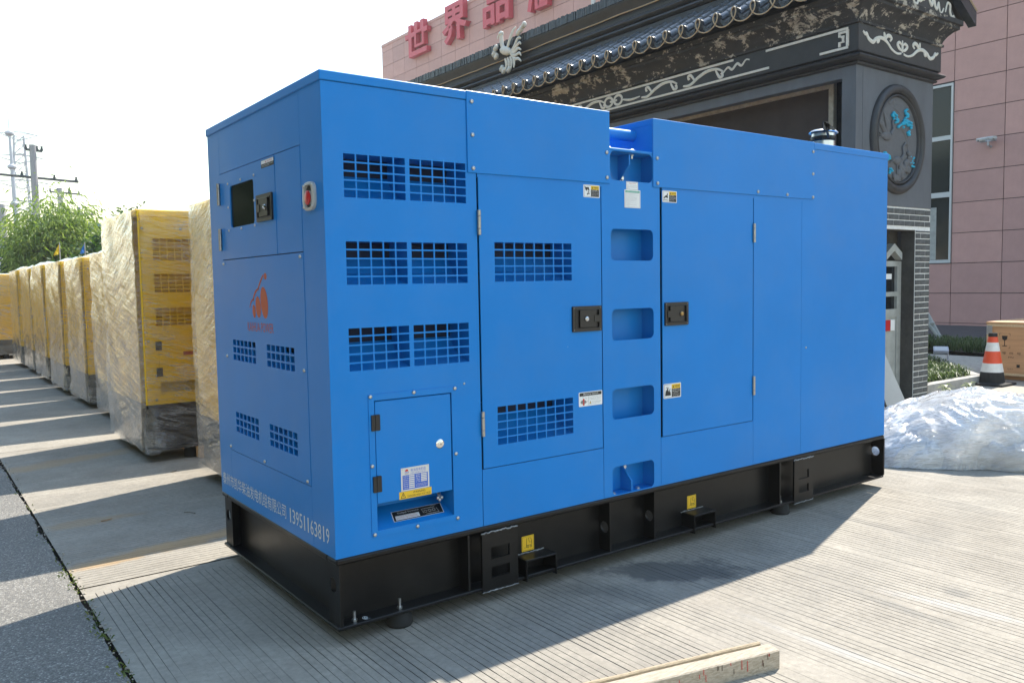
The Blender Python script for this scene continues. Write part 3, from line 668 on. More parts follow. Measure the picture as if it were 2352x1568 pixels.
for (x0, x1) in ((.898, 1.076), (2.010, 2.184)):
    mb = MB(); z0, z1, t_ = GB-.012, .146, .008; y0, y1 = -.012, GW+.012
    mb.box(x0, y0, z0, x0+t_, y1, z1, 0, .002); mb.box(x1-t_, y0, z0, x1, y1, z1, 0, .002); mb.box(x0+t_-.001, y0, z1-t_, x1-t_+.001, y1, z1+.0004, 0, .002); mb.box(x0+t_, y0+.03, z0+.001, x1-t_, y1-.03, z0+t_, 0)
    mb.box(x0+t_, .25, z0+.002, x1-t_, .26, z1-.002, 0)
    mb.build('forklift_pocket', 'black_steel', base)
    mb = MB(); pts = [(x0-.015+(x1-x0)*t/20, .07+random.uniform(-.001, .001), .1495+random.uniform(-.0015, .002)) for t in range(21)]; mb.tube(pts, [random.uniform(.0018, .0036) for _ in pts], 6); mb.build('weld_seam', 'weld', base)
    xs = x0+.043; fr = Fr((0, .0775, 0), (1, 0, 0), (0, 0, 1)); mb = MB(); s0, s1, b0, b1 = xs, xs+.07, .154, .224; sx = lambda t: s0+t*.07; sy = lambda t: b0+t*.07
    slab(mb, fr, s0, b0, s1, b1, 0, .0008, 0, .002)
    def ln(pts, r=.0011): mb.tube([fr.p(sx(a), sy(b), .0012) for a, b in pts], r, 5, 1)
    ln([(.06, .06), (.94, .06), (.94, .94), (.06, .94), (.06, .06)], .0006); ln([(.2, .25), (.36, .22), (.42, .85)]); ln([(.4, .38), (.78, .36), (.8, .55), (.62, .55), (.55, .85), (.75, .82), (.8, .55)])
    for cx in (.5, .74): ln([(cx+.07*math.cos(k*.785), .27+.07*math.sin(k*.785)) for k in range(9)])
    mb.build('forklift_sticker', ['yellow_sticker', 'ink'], base, smooth=0)
for (x, y) in ((.29, .05), (2.83, .05), (3.6, .05), (.29, GW-.05), (2.0, GW-.05), (3.6, GW-.05)):
    if x == 3.6 and y < 1: continue
    mb = MB(); mb.lathe([(.05, 0), (.055, .008), (.05, .045), (.042, GB+.002)], (x, y, 0), (0, 0, 1), 20, 0); mb.build('rubber_foot', 'rubber', base)
for (x, h_) in ((.083, .040), (.283, .042), (2.80, .04)):
    mb = MB(); mb.lathe([(.006, 0), (.006, h_)], (x, .03, GB+.012), (0, 0, 1), 10, 0); mb.lathe([(.012, 0), (.012, .009)], (x, .03, GB+.013), (0, 0, 1), 6, 0); mb.build('stud_bolt', 'zinc', base)
mb = MB(); fr = Fr((0, 0, GB+.0146), (1, 0, 0), (0, 1, 0)); mb.tube([fr.p(.128+.011*math.cos(k*.42), .03+.011*math.sin(k*.42)) for k in range(16)], .0009, 4); mb.tube([fr.p(.128, .037), fr.p(.128, .028)], .0009, 4); mb.tube([fr.p(.121, .028), fr.p(.135, .028)], .0009, 4); text(mb, fr, 'GROUND', .118, .009, .142, .015, .0004, 0)
mb.build('ground_mark', 'stencil', base, smooth=0)
# ---- added dark box: interior shade behind panels and vents put into its colour
mb = MB(); mb.box(.16, .16, .345, 1.40, GW-.16, 2.10); mb.box(1.40, .16, .345, 1.75, GW-.16, 1.97); mb.box(1.75, .16, .345, GL-.16, GW-.16, 2.10); mb.build('shade_core', 'blue_shade', gen, smooth=0)
# ---- side service panel with six louvred grilles and the terminal opening
vents = []
for (zb, zt) in ((1.708, 1.870), (1.381, 1.544), (1.053, 1.216)): vents += [(.082, zb, .343, zt), (.363, zb, .626, zt)]
holes = []
for v in vents: holes += grid_holes(*v, 5, 5, .0062)
TX0, TX1, TZ0, TZ1 = .178, .532, .42, .932
mb = MB(); panel(mb, FRONT, 0, GC, .678, GT-.038, holes+[(TX0-.002, TZ0-.002, TX1+.002, TZ1+.002)], d=0, t=.004)
side = mb.build('service_panel', 'blue', gen, smooth=0)
for v in vents: hood(FRONT, *v, 'vent_hood', 'blue', side, t=.0042)
rivet(FRONT, .597, .963, side, .005)
# terminal box: raised frame, recess, door
mb = MB(); panel(mb, FRONT, .154, .396, .556, .957, [(TX0, TZ0, TX1, TZ1)], d=.003, t=.003); tf = mb.build('terminal_frame', 'blue', gen, smooth=0)
for (a, b) in ((.162, .949), (.354, .949), (.548, .948), (.547, .675), (.549, .403), (.356, .405), (.165, .407), (.162, .678)): rivet(FRONT, a, b, tf, .0085, .003)
mb = MB(); D = .135; Y0 = .0042
mb.add([(TX0-.002, Y0, TZ0-.002), (TX1+.002, Y0, TZ0-.002), (TX1+.002, D, TZ0+.055), (TX0-.002, D, TZ0+.055)], [(0, 1, 2, 3)])
mb.add([(TX0-.002, D, TZ0+.055), (TX1+.002, D, TZ0+.055), (TX1+.002, D, TZ1+.002), (TX0-.002, D, TZ1+.002)], [(0, 1, 2, 3)])
for x, f in ((TX0-.002, (0, 1, 2, 3)), (TX1+.002, (3, 2, 1, 0))): mb.add([(x, Y0, TZ0-.002), (x, D, TZ0+.055), (x, D, TZ1+.002), (x, Y0, TZ1+.002)], [f])
mb.add([(TX0-.002, Y0, TZ1+.002), (TX0-.002, D, TZ1+.002), (TX1+.002, D, TZ1+.002), (TX1+.002, Y0, TZ1+.002)], [(0, 1, 2, 3)])
rec = mb.build('terminal_recess', 'blue', gen, smooth=0)
mb = MB(); sfr = Fr((0, Y0, TZ0-.002), (1, 0, 0), Vector((0, D-Y0, .057)).normalized()); ux = lambda t: .268+t*.235; vy = lambda t: .028+t*.062
def skew(a, b): return (a+(b-.028)*.25, b)
def q4(a0, b0, a1, b1, d, mi): poly(mb, sfr, [skew(a0, b0), skew(a1, b0), skew(a1, b1), skew(a0, b1)], d, mi)
q4(ux(0), vy(0), ux(1), vy(1), .001, 0); q4(ux(.012), vy(.035), ux(.988), vy(.965), .0013, 1); q4(ux(.05), vy(.1), ux(.52), vy(.52), .0016, 0)
text(mb, sfr, 'Output Terminal', ux(.16), vy(.66), ux(.58), vy(.84), .0017, 0)
for i, t in enumerate(('For 3-phase operation make', 'sure loads are balance to', 'prevent damage to alternator')): text(mb, sfr, t, ux(.08), vy(.40-.12*i), ux(.48+.012*i), vy(.48-.12*i), .0019, 2)
for k in range(3): mb.tube([sfr.p(ux(.68+.085*k)+.007*math.cos(j*.7), vy(.45)+.007*math.sin(j*.7), .0016) for j in range(10)], .0005, 4, 0)
for pts in ([(.63, .3), (.63, .72), (.9, .72)], [(.66, .16), (.92, .16), (.92, .6)]): mb.tube([sfr.p(ux(a), vy(b), .0016) for a, b in pts], .0005, 4, 0)
text(mb, sfr, '110/127V', ux(.84), vy(.86), ux(.96), vy(.93), .0017, 0)
mb.build('terminal_sticker', ['white', 'ink', 'red_ink'], rec, smooth=0)
mb = MB()
for (a, b, c_) in ((.485, .505, .05), (.497, .487, .052)): mb.tube([(a-.012, c_-.02, b+.03), (a, c_, b+.008), (a+.01, c_+.006, b-.008)], .005, 8)
for (a, b) in ((.497, .478), (.488, .487), (.508, .486), (.498, .496)): mb.ellip((a, .052, b), (.008, .006, .008), 8, 5)
mb.build('cable_clamp', 'steel', rec)
mb = MB(); mb.box(TX0+.004, -.0005, .525, TX1-.004, .006, TZ1-.004, 0, .0018); td = mb.build('terminal_door', 'blue', gen, smooth=30)
for (b0, b1) in ((.815, .877), (.573, .636)):
    mb = MB(); slab(mb, FRONT, .163, b0, .180, b1, .002, .009, 0, .002); slab(mb, FRONT, .1815, b0, .199, b1, .0006, .009, 0, .002); mb.tube([FRONT.p(.1808, b0+.002, .0085), FRONT.p(.1808, b1-.002, .0085)], .0035, 8); mb.build('hinge', 'black_plastic', td)
mb = MB(); mb.lathe([(.0195, 0), (.0195, .002), (.016, .0048), (.0085, .0052), (.0085, .0075), (.007, .0082), (.0045, .0082), (.004, .007), (0, .007)], FRONT.p(.472, .726, .0005), FRONT.n, 28, 0); slab(mb, FRONT, .4712, .7225, .4728, .7295, .007, .0086, 1); mb.build('key_lock', ['chrome', 'ink'], td, smooth=40)
# rating plate
mb = MB(); a0, b0, a1, b1 = .288, .557, .417, .650; W_, H_ = a1-a0, b1-b0; sx = lambda t: a0+t*W_; sy = lambda t: b0+t*H_
slab(mb, FRONT, a0, b0, a1, b1, .0005, .0016, 0)
z_ = .0018
slab(mb, FRONT, sx(.05), sy(.05), sx(.95), sy(.68), .0016, .0018, 1)
for i in range(7): rect(mb, FRONT, sx(.27), sy(.09+i*.085), sx(.47), sy(.15+i*.085), .0021, 0)
for i in range(5): rect(mb, FRONT, sx(.70), sy(.30+i*.075), sx(.91), sy(.355+i*.075), .0021, 0)
for i, t in enumerate(('机组型号', '额定功率', '额定电压', '额定电流', '额定转速', '频率', '功率因数')): text(mb, FRONT, t, sx(.075), sy(.60-i*.085), sx(.25), sy(.655-i*.085), .0021, 0)
for i, t in enumerate(('相数', '重量', '机组代号', '产品编号', '出厂日期')): text(mb, FRONT, t, sx(.51), sy(.60-i*.075), sx(.67), sy(.65-i*.075), .0021, 0)
for i in range(3): text(mb, FRONT, '泰州市凯华柴油发电机组有限公司', sx(.51), sy(.21-i*.055), sx(.92), sy(.245-i*.055), .0021, 0)
text(mb, FRONT, '柴油发电机组', sx(.34), sy(.80), sx(.88), sy(.93), z_, 1); text(mb, FRONT, 'DIESEL GENERATOR SET', sx(.34), sy(.72), sx(.88), sy(.77), z_, 1)
poly(mb, FRONT, [(sx(.14), sy(.84))]+[(sx(.20+.06*math.cos(R(180-k*18))), sy(.84+.09*math.sin(R(180-k*18)))) for k in range(11)], z_, 2)
for c_ in (.15, .2, .25): poly(mb, FRONT, [(sx(c_+.018*math.cos(k)), sy(.80+.025*math.sin(k))) for k in np.arange(0, 6.28, .7)], z_, 1)
for i, c_ in enumerate((.15, .22)): rect(mb, FRONT, sx(.13), sy(.735-.0*i), sx(.27), sy(.75), z_, 2)
for (a, b) in ((.05, .94), (.95, .94), (.05, .05), (.95, .05)): mb.lathe([(.0022, 0), (.0015, .0012), (0, .0012)], FRONT.p(sx(a), sy(b), .0016), FRONT.n, 8, 3)
mb.build('rating_plate', ['plate', 'blue_ink', 'red_ink', 'steel'], td, smooth=0)
mb = MB(); a0, b0, a1, b1 = .278, .5255, .427, .5555; W_, H_ = a1-a0, b1-b0
slab(mb, FRONT, a0, b0, a1, b1, .0005, .0013, 0, .002); poly(mb, FRONT, [(sx(.04), sy(.12)), (sx(.2), sy(.12)), (sx(.12), sy(.92))], .0015, 1); poly(mb, FRONT, [(sx(.065), sy(.2)), (sx(.175), sy(.2)), (sx(.12), sy(.76))], .0017, 0)
poly(mb, FRONT, [(sx(.125), sy(.7)), (sx(.1), sy(.42)), (sx(.12), sy(.44)), (sx(.115), sy(.24)), (sx(.14), sy(.5)), (sx(.122), sy(.48))], .0019, 1)
text(mb, FRONT, 'WARNING', sx(.42), sy(.56), sx(.8), sy(.86), .0015, 1); text(mb, FRONT, 'DANGER HIGH VOLTAGE', sx(.25), sy(.14), sx(.96), sy(.42), .0015, 1)
mb.build('warning_sticker', ['yellow_sticker', 'ink'], td, smooth=0)
# ---- roof boxes
mb = MB(); mb.box(-.006, -.006, GT-.036, .634, GW+.006, GT, 0, .003); roof1 = mb.build('roof_cap', 'blue', gen, smooth=30)
mb = MB(); mb.box(.6345, -.006, 1.834, 1.434, -.0005, GT+.002, 0, .0018); cov1 = mb.build('cover_panel', 'blue', gen, smooth=30)
mb = MB(); mb.box(.6345, -.0004, GT-.03, 1.434, GW+.004, GT+.0015, 0, .002); mb.box(1.424, 0, 1.99, 1.4335, GW, GT-.03, 0); mb.box(.684, .0002, 1.818, 1.434, .012, 1.838, 0); mb.build('roof_box', 'blue', gen, smooth=30)
for (a, b) in ((.659, 2.124), (.660, 1.989), (.661, 1.853), (1.412, 1.976), (1.413, 1.861)): rivet(FRONT, a, b, cov1, .0095, .006)
mb = MB(); mb.box(1.722, -.006, 1.834, 3.066, -.0005, GT+.001, 0, .0018); cov2 = mb.build('cover_panel', 'blue', gen, smooth=30)
mb = MB(); mb.box(1.722, -.0004, GT-.03, 3.066, GW+.004, GT+.0008, 0, .002); mb.box(1.722, 0, 1.99, 1.732, GW, GT-.03, 0); mb.box(1.79, .0002, 1.818, 3.06, .012, 1.838, 0); mb.build('roof_box', 'blue', gen, smooth=30)
for (a, b) in ((1.749, 1.975), (1.751, 1.854), (2.539, 1.853), (2.803, 1.850), (3.050, 2.110), (3.050, 1.982), (3.050, 1.848)): rivet(FRONT, a, b, cov2, .0095, .006)
mb = MB(); mb.box(3.0665, -.005, GT-.04, GL+.006, GW+.005, GT-.002, 0, .003); mb.build('roof_cap', 'blue', gen, smooth=30)
# notch between the roof boxes: tie pipe, shelf, bolts
mb = MB(); mb.box(1.4335, .012, 1.985, 1.722, GW, 2.0, 0); mb.box(1.436, -.001, 1.990, 1.7215, .30, 2.004, 0, .003); shelf = mb.build('lifting_shelf', 'blue', gen, smooth=30)
mb = MB(); mb.tube([(1.43, .135, 2.10), (1.73, .135, 2.10)], .028, 20, cap=False); mb.build('tie_pipe', 'blue', gen)
def bolt(p, ax, parent, r=.011, h=.009):
    mb = MB(); mb.lathe([(r*1.35, 0), (r*1.35, .0015)], p, ax, 14); mb.lathe([(r, .0015), (r, h*.85), (r*.8, h), (0, h)], p, ax, 6); return mb.build('bolt', 'zinc', parent, smooth=20)
for x in (1.46, 1.61):
    bolt((x, .03, 2.004), (0, 0, 1), shelf, .011, .008); mb = MB(); mb.lathe([(.011, 0), (.011, .010), (.006, .010), (.006, .024), (0, .024)], (x, .03, 1.990), (0, 0, -1), 6); mb.build('nut', 'steel', shelf, smooth=20)
# ---- lifting column with rounded windows and the channel behind
wins = [(1.440, 1.853, 1.722, 1.989), (1.440, 1.475, 1.724, 1.625), (1.442, 1.094, 1.725, 1.244), (1.440, .714, 1.725, .861), (1.437, .347, 1.723, .484)]
mb = MB(); panel(mb, FRONT, 1.382, GC, 1.772, 1.99, wins, d=0, t=.004, rad=.026); colm = mb.build('lifting_column', 'blue', gen, smooth=0)
mb = MB(); C = .090; z0, z1 = GC+.001, 1.9845
mb.add([(1.428, .004, z0), (1.428, C, z0), (1.735, C, z0), (1.735, .004, z0), (1.428, .004, z1), (1.428, C, z1), (1.735, C, z1), (1.735, .004, z1)], [(0, 1, 5, 4), (1, 2, 6, 5), (2, 3, 7, 6), (0, 3, 2, 1), (4, 5, 6, 7)])
mb.build('column_channel', 'blue', gen, smooth=0)
for (zb, zt, sgn) in ((GC+.003, .47, 1), (1.984, 1.86, -1)):
    mb = MB(); x0 = 1.575; t_ = .008; q = [(C, zb), (.012, zb), (.012, zb+sgn*.05), (C, zt)]
    mb.add([(x0, y, z) for y, z in q]+[(x0+t_, y, z) for y, z in q], [(0, 1, 2, 3), (7, 6, 5, 4), (0, 4, 5, 1), (1, 5, 6, 2), (2, 6, 7, 3)]); gs = mb.build('gusset_plate', 'blue', gen, smooth=0)
    for (x, z) in ((1.50, zb+sgn*.045), (1.62, zb+sgn*.05), (1.545-.09, zb+sgn*.10), (1.60, zb+sgn*.105)): bolt((x, C, z), (0, -1, 0), gs, .011)
    if sgn > 0:
        for x in (1.475, 1.64): bolt((x, .035, zb-.002), (0, 0, 1), gs)
# labels on the column
mb = MB(); a0, b0, a1, b1 = 1.543, 1.812, 1.622, 1.852; W_, H_ = a1-a0, b1-b0
slab(mb, FRONT, a0, b0, a1, b1, .0, .0008, 0, .003)
for (u0, v0, u1, v1) in ((.03, .05, .97, .08), (.03, .92, .97, .95), (.03, .05, .045, .95), (.955, .05, .97, .95)): rect(mb, FRONT, sx(u0), sy(v0), sx(u1), sy(v1), .001, 1)
text(mb, FRONT, 'Support Hook', sx(.22), sy(.70), sx(.80), sy(.86), .001, 2)
for i, t in enumerate(('Never use it for lifting the unit.', 'Use the LIFT HOOK on the roof', 'lifting')): text(mb, FRONT, t, sx(.08), sy(.48-i*.17), sx(min(.92, .08+.028*len(t))), sy(.57-i*.17), .001, 1)
mb.build('sticker', ['white', 'ink_grey', 'red_ink'], colm, smooth=0)
mb = MB(); a0, b0, a1, b1 = 1.530, 1.727, 1.636, 1.8125; W_, H_ = a1-a0, b1-b0
slab(mb, FRONT, a0, b0, a1, b1, .0012, .002, 0); rect(mb, FRONT, sx(.05), sy(.85), sx(.95), sy(.955), .0022, 1); text(mb, FRONT, 'SAFETY INSTRUCTIONS', sx(.1), sy(.873), sx(.9), sy(.935), .0024, 0)
for (u0, v0, u1, v1) in ((.05, .04, .95, .05), (.05, .04, .06, .85), (.94, .04, .95, .85)): rect(mb, FRONT, sx(u0), sy(v0), sx(u1), sy(v1), .0022, 2)
LN = ('Read and understand all of this manual', 'before operating or service.', 'Never operate generator with covers open,', 'doors or guards removed.', 'The generator should be operated by a', 'person with sufficient knowledge.', 'High voltage is present inside the', 'control box and terminal box.', 'Close the cover and control panel', 'before operating.', 'Moving parts and hot surfaces may', 'cause injury.', 'Check all hoses and bolts before', 'operating.')
for i, t in enumerate(LN): text(mb, FRONT, t, sx(.09), sy(.79-i*.053), sx(min(.91, .09+.0205*len(t))), sy(.822-i*.053), .0022, 2)
mb.build('sticker', ['white', 'green_ink', 'ink_grey'], colm, smooth=0)
# ---- doors and lower panels
dv = [(.764, 1.384, 1.193, 1.551), (.764, .682, 1.191, .848)]; holes = []
for v in dv: holes += grid_holes(*v, 8, 5, .0062)
mb = MB(); panel(mb, FRONT, .687, .590, 1.3745, 1.8225, holes, d=.002, t=.006); d1 = mb.build('canopy_door', 'blue', gen, smooth=0)
for v in dv: hood(FRONT, *v, 'vent_hood', 'blue', d1, t=.0042)
hinge(FRONT, .6835, 1.579, 1.684, d1); hinge(FRONT, .6835, .730, .838, d1)
latch(Fr((0, -.002, 0), (1, 0, 0), (0, 0, 1)), 1.190, 1.148, 1.3675, 1.265, d1)
F2 = Fr((0, -.002, 0), (1, 0, 0), (0, 0, 1))
warn_sign(F2, 1.269, 1.764, 1.369, 1.8215, d1, 'WARNING', ('MOVING PARTS can', 'cause severe injury.', 'Do not operate engine', 'with fan cover open.', 'Stop engine before service'), PIC_FAN)
mb = MB(); a0, b0, a1, b1 = 1.226, .799, 1.372, .866; W_, H_ = a1-a0, b1-b0
slab(mb, F2, a0, b0, a1, b1, 0, .0008, 0, .005); slab(mb, F2, sx(.03), sy(.72), sx(.97), sy(.95), .0008, .001, 1, .003); text(mb, F2, 'Battery Switch', sx(.2), sy(.76), sx(.82), sy(.91), .0012, 0)
rect(mb, F2, sx(.405), sy(.06), sx(.411), sy(.70), .001, 1)
poly(mb, F2, [(sx(.06), sy(.3)), (sx(.12), sy(.18)), (sx(.26), sy(.18)), (sx(.34), sy(.3)), (sx(.26), sy(.44)), (sx(.12), sy(.44))], .001, 4); poly(mb, F2, [(sx(.16), sy(.1)), (sx(.2), sy(.06)), (sx(.24), sy(.1)), (sx(.215), sy(.3)), (sx(.24), sy(.5)), (sx(.2), sy(.56)), (sx(.16), sy(.5)), (sx(.185), sy(.3))], .0013, 2)
text(mb, F2, 'OFF', sx(.15), sy(.62), sx(.23), sy(.67), .001, 1); text(mb, F2, 'ON', sx(.35), sy(.3), sx(.395), sy(.36), .001, 1); mb.tube([F2.p(sx(.27+.05*math.sin(k*.3)), sy(.44+.16*math.cos(k*.3)), .001) for k in range(5)], .0005, 4, 1)
for i, t in enumerate(('Find Battery Switch by', 'opening the door and turn', 'it "ON" before operation')): text(mb, F2, t, sx(.45), sy(.6-i*.1), sx(.93), sy(.66-i*.1), .001, 4)
for i, t in enumerate(("Don't turn off the switch", 'while engine running')): text(mb, F2, t, sx(.56), sy(.25-i*.11), sx(.95-.06*i), sy(.31-i*.11), .001, 4)
poly(mb, F2, [(sx(.45), sy(.16)), (sx(.53), sy(.16)), (sx(.49), sy(.34))], .001, 1); poly(mb, F2, [(sx(.465), sy(.175)), (sx(.515), sy(.175)), (sx(.49), sy(.3))], .0012, 3); text(mb, F2, 'CAUTION', sx(.43), sy(.09), sx(.54), sy(.13), .001, 1)
mb.build('battery_sticker', ['white', 'ink', 'red_ink', 'yellow_sticker', 'ink_grey'], d1, smooth=0)
mb = MB(); panel(mb, FRONT, .6815, GC, 1.379, .5865, d=0, t=.006); mb.build('lower_panel', 'blue', gen, smooth=0)
mb = MB(); panel(mb, FRONT, 1.7865, .592, 2.5015, 1.8225, d=.002, t=.006); d2 = mb.build('canopy_door', 'blue', gen, smooth=0)
hinge(FRONT, 2.5055, 1.576, 1.680, d2); hinge(FRONT, 2.5055, .735, .841, d2)
latch(Fr((0, -.002, 0), (1, 0, 0), (0, 0, 1)), 1.799, 1.150, 1.970, 1.266, d2, True, 'brass')
warn_sign(F2, 1.789, 1.764, 1.893, 1.8215, d2, 'CAUTION', ('HOT SURFACE.', 'Do not touch until the', 'unit has completely', 'cooled down.'), PIC_HOT)
warn_sign(F2, 1.791, .782, 1.919, .856, d2, 'WARNING', ('USE DIESEL FUEL.', 'DIESEL FUEL can cause fire', 'or explosion.', '- Stop engine before fueling.', '- Keep cigarettes, sparks out.'), PIC_FIRE)
mb = MB(); panel(mb, FRONT, 1.7745, GC, 2.509, .5885, d=0, t=.006); mb.build('lower_panel', 'blue', gen, smooth=0)
mb = MB(); panel(mb, FRONT, 2.511, GC, 2.9525, 1.8335, d=0, t=.006); mb.build('side_panel', 'blue', gen, smooth=0)
mb = MB(); panel(mb, FRONT, 2.9545, GC, GL, 2.13, d=0, t=.006); sp = mb.build('side_panel', 'blue', gen, smooth=0); rivet(FRONT, 3.001, .969, sp, .006)
mb = MB(); panel(mb, Fr((GL, 0, 0), (0, 1, 0), (0, 0, 1)), .0065, GC, GW-.0105, 2.13, d=0, t=.01); mb.build('end_panel', 'blue', gen, smooth=0)
mb = MB(); panel(mb, Fr((0, GW, 0), (-1, 0, 0), (0, 0, 1)), -GL, GC, 0, 2.13, d=0, t=.01); mb.build('back_panel', 'blue', gen, smooth=0)
# ---- control end (x = 0): fixed posts, top and bottom strips, panel, doors
ev = [(-1.102, 1.035, -.790, 1.132), (-.648, 1.034, -.335, 1.130), (-1.100, .687, -.788, .784), (-.648, .686, -.334, .781)]
mb = MB(); panel(mb, END, -GW+.0105, GC, -1.2035, 2.13, d=0, t=.006); mb.build('corner_post', 'blue', gen, smooth=0)
mb = MB(); panel(mb, END, -.2075, GC, -.0043, 2.13, d=0, t=.006); post = mb.build('corner_post', 'blue', gen, smooth=0)
mb = MB(); panel(mb, END, -1.202, 1.925, -.209, 2.13, d=0, t=.006); mb.build('top_strip', 'blue', gen, smooth=0)
mb = MB(); panel(mb, END, -1.202, GC, -.209, .583, d=0, t=.006); bs_ = mb.build('bottom_strip', 'blue', gen, smooth=0)
holes = []
for v in ev: holes += grid_holes(*v, 6, 3, .0085)
mb = MB(); panel(mb, END, -1.2015, .586, -.2095, 1.5105, holes, d=.0015, t=.005); ep = mb.build('grille_panel', 'blue', gen, smooth=0)
for v in ev: hood(END, *v, 'vent_hood', 'blue', ep, t=.004, depth=.08)
for (y, z) in ((.235, 1.495), (1.188, 1.495), (1.19, 1.048), (.235, 1.046), (1.19, .603), (.722, .602), (.238, .600)): rivet(END, -y, z, ep, .008, .0015)
mb = MB(); d_ = .0021
def logo_ell(y, z, ry, rz, tilt):
    c_, s_ = math.cos(R(tilt)), math.sin(R(tilt)); pts = []
    for k in range(28):
        a = 2*math.pi*k/28; u, v = ry*math.cos(a), rz*math.sin(a); pts.append((-y+u*c_-v*s_, z+u*s_+v*c_))
    poly(mb, END, pts, d_, 0)
logo_ell(.656, 1.311, .044, .070, 13); logo_ell(.733, 1.291, .032, .048, 13); logo_ell(.788, 1.272, .020, .030, 12); logo_ell(.632, 1.425, .017, .0145, 0)
def ribbon(pts, ws):
    L_ = []; Rr = []
    for i, (y, z) in enumerate(pts):
        p0 = pts[max(0, i-1)]; p1 = pts[min(len(pts)-1, i+1)]; dx, dz = -(p1[0]-p0[0]), p1[1]-p0[1]; l = math.hypot(dx, dz)
        L_.append((-y-dz/l*ws[i], z+dx/l*ws[i])); Rr.append((-y+dz/l*ws[i], z-dx/l*ws[i]))
    for i in range(len(pts)-1): poly(mb, END, [L_[i], L_[i+1], Rr[i+1], Rr[i]][::-1], d_, 0)
ribbon([(.655, 1.431), (.675, 1.418), (.695, 1.402), (.714, 1.384), (.726, 1.366)], [.004, .0055, .006, .006, .005])
ribbon([(.722, 1.374), (.745, 1.366), (.768, 1.353), (.785, 1.337), (.795, 1.318)], [.004, .0055, .006, .006, .005])
ribbon([(.790, 1.326), (.808, 1.322), (.824, 1.312), (.836, 1.298), (.842, 1.286)], [.003, .004, .0045, .004, .002])
text(mb, END, 'KAIHUA POWER', -.880, 1.181, -.556, 1.222, d_, 0)
mb.build('maker_logo', 'logo', ep, smooth=0)
mb = MB(); text(mb, END, '泰州市凯华柴油发电机组有限公司', -1.345, .390, -.492, .452, .0012, 0); mb.build('stencil_text', 'stencil', gen, smooth=0)
for i_, ch_ in enumerate('13951163819'):
    w1_ = .416/11; mb = MB(); q_ = -.462+w1_*i_; text(mb, END, ch_, q_+(.0135 if ch_ == '1' else .004), .388, q_+w1_-(.0135 if ch_ == '1' else .004), .449, .0012, 0); mb.build('stencil_digit', 'stencil', gen, smooth=0)
# control door with window
mb = MB(); panel(mb, END, -1.201, 1.5145, -.4795, 1.9215, [(-1.057, 1.659, -.736, 1.853)], d=.002, t=.006, rad=.018); cdoor = mb.build('control_door', 'blue', gen, smooth=0)
mb = MB(); panel(mb, END, -.4765, 1.5145, -.2095, 1.9215, d=.001, t=.006); mb.build('fixed_panel', 'blue', gen, smooth=0)
for (a, b) in ((-1.078, 1.866), (-.898, 1.867), (-.723, 1.867), (-.727, 1.758), (-.731, 1.650), (-.909, 1.648), (-1.085, 1.648), (-1.082, 1.757)): rivet(END, a, b, cdoor, .006, .002)
hinge(END, -1.207, 1.776, 1.882, cdoor); hinge(END, -1.207, 1.558, 1.664, cdoor)
latch(Fr((-.002, 0, 0), (0, -1, 0), (0, 0, 1)), -.690, 1.659, -.506, 1.773, cdoor, True, 'chrome')
mb = MB(); slab(mb, END, -.628, 1.883, -.481, 1.9145, .002, .003, 1); rect(mb, END, -.626, 1.899, -.483, 1.9135, .0032, 0); text(mb, END, 'CAUTION', -.56, 1.902, -.50, 1.910, .0034, 2); poly(mb, END, [(-.58, 1.902), (-.568, 1.902), (-.574, 1.911)], .0034, 2)
for i, t in enumerate(('Do not block ventilation screens', 'Maintain open space')): text(mb, END, t, -.62, 1.892-i*.006, -.49-.04*i, 1.8965-i*.006, .0032, 0)
mb.build('sticker', ['white', 'ink', 'red_ink'], cdoor, smooth=0)
mb = MB(); slab(mb, END, -1.062, 1.654, -.731, 1.858, -.0062, -.0045, 0); mb.build('window_pane', 'screen_glass', cdoor, smooth=0)
# emergency stop button behind a clear flap
mb = MB(); ring = lambda r1, r2, d: [END.p(-.119+r1*math.copysign(abs(math.cos(t))**.6, math.cos(t)), 1.718+r2*math.copysign(abs(math.sin(t))**.6, math.sin(t)), d) for t in np.linspace(0, 2*math.pi, 33)[:-1]]
V = ring(.054, .054, 0)+ring(.054, .054, .010)+ring(.050, .050, .013)+ring(.036, .043, .013)+ring(.034, .041, .004); F = [(i*32+k, i*32+(k+1) % 32, (i+1)*32+(k+1) % 32, (i+1)*32+k) for i in range(4) for k in range(32)]
mb.add(V, F+[tuple(range(128, 160))], 0); mb.m[-1] = 1
mb.lathe([(.026, 0), (.026, .006), (.022, .007)], END.p(-.117, 1.712, .004), END.n, 20, 2); mb.lathe([(.02, 0), (.027, .003), (.027, .006), (.022, .009), (0, .0095)], END.p(-.117, 1.712, .010), END.n, 24, 3)
for (a, b) in ((-.157, 1.758), (-.081, 1.758), (-.157, 1.678), (-.081, 1.678)): mb.lathe([(.006, 0), (.005, .003), (0, .003)], END.p(a, b, .013), END.n, 10, 4)
mb.build('emergency_stop', ['gasket', 'black_plastic', 'plate', 'red_plastic', 'steel'], post, smooth=40)
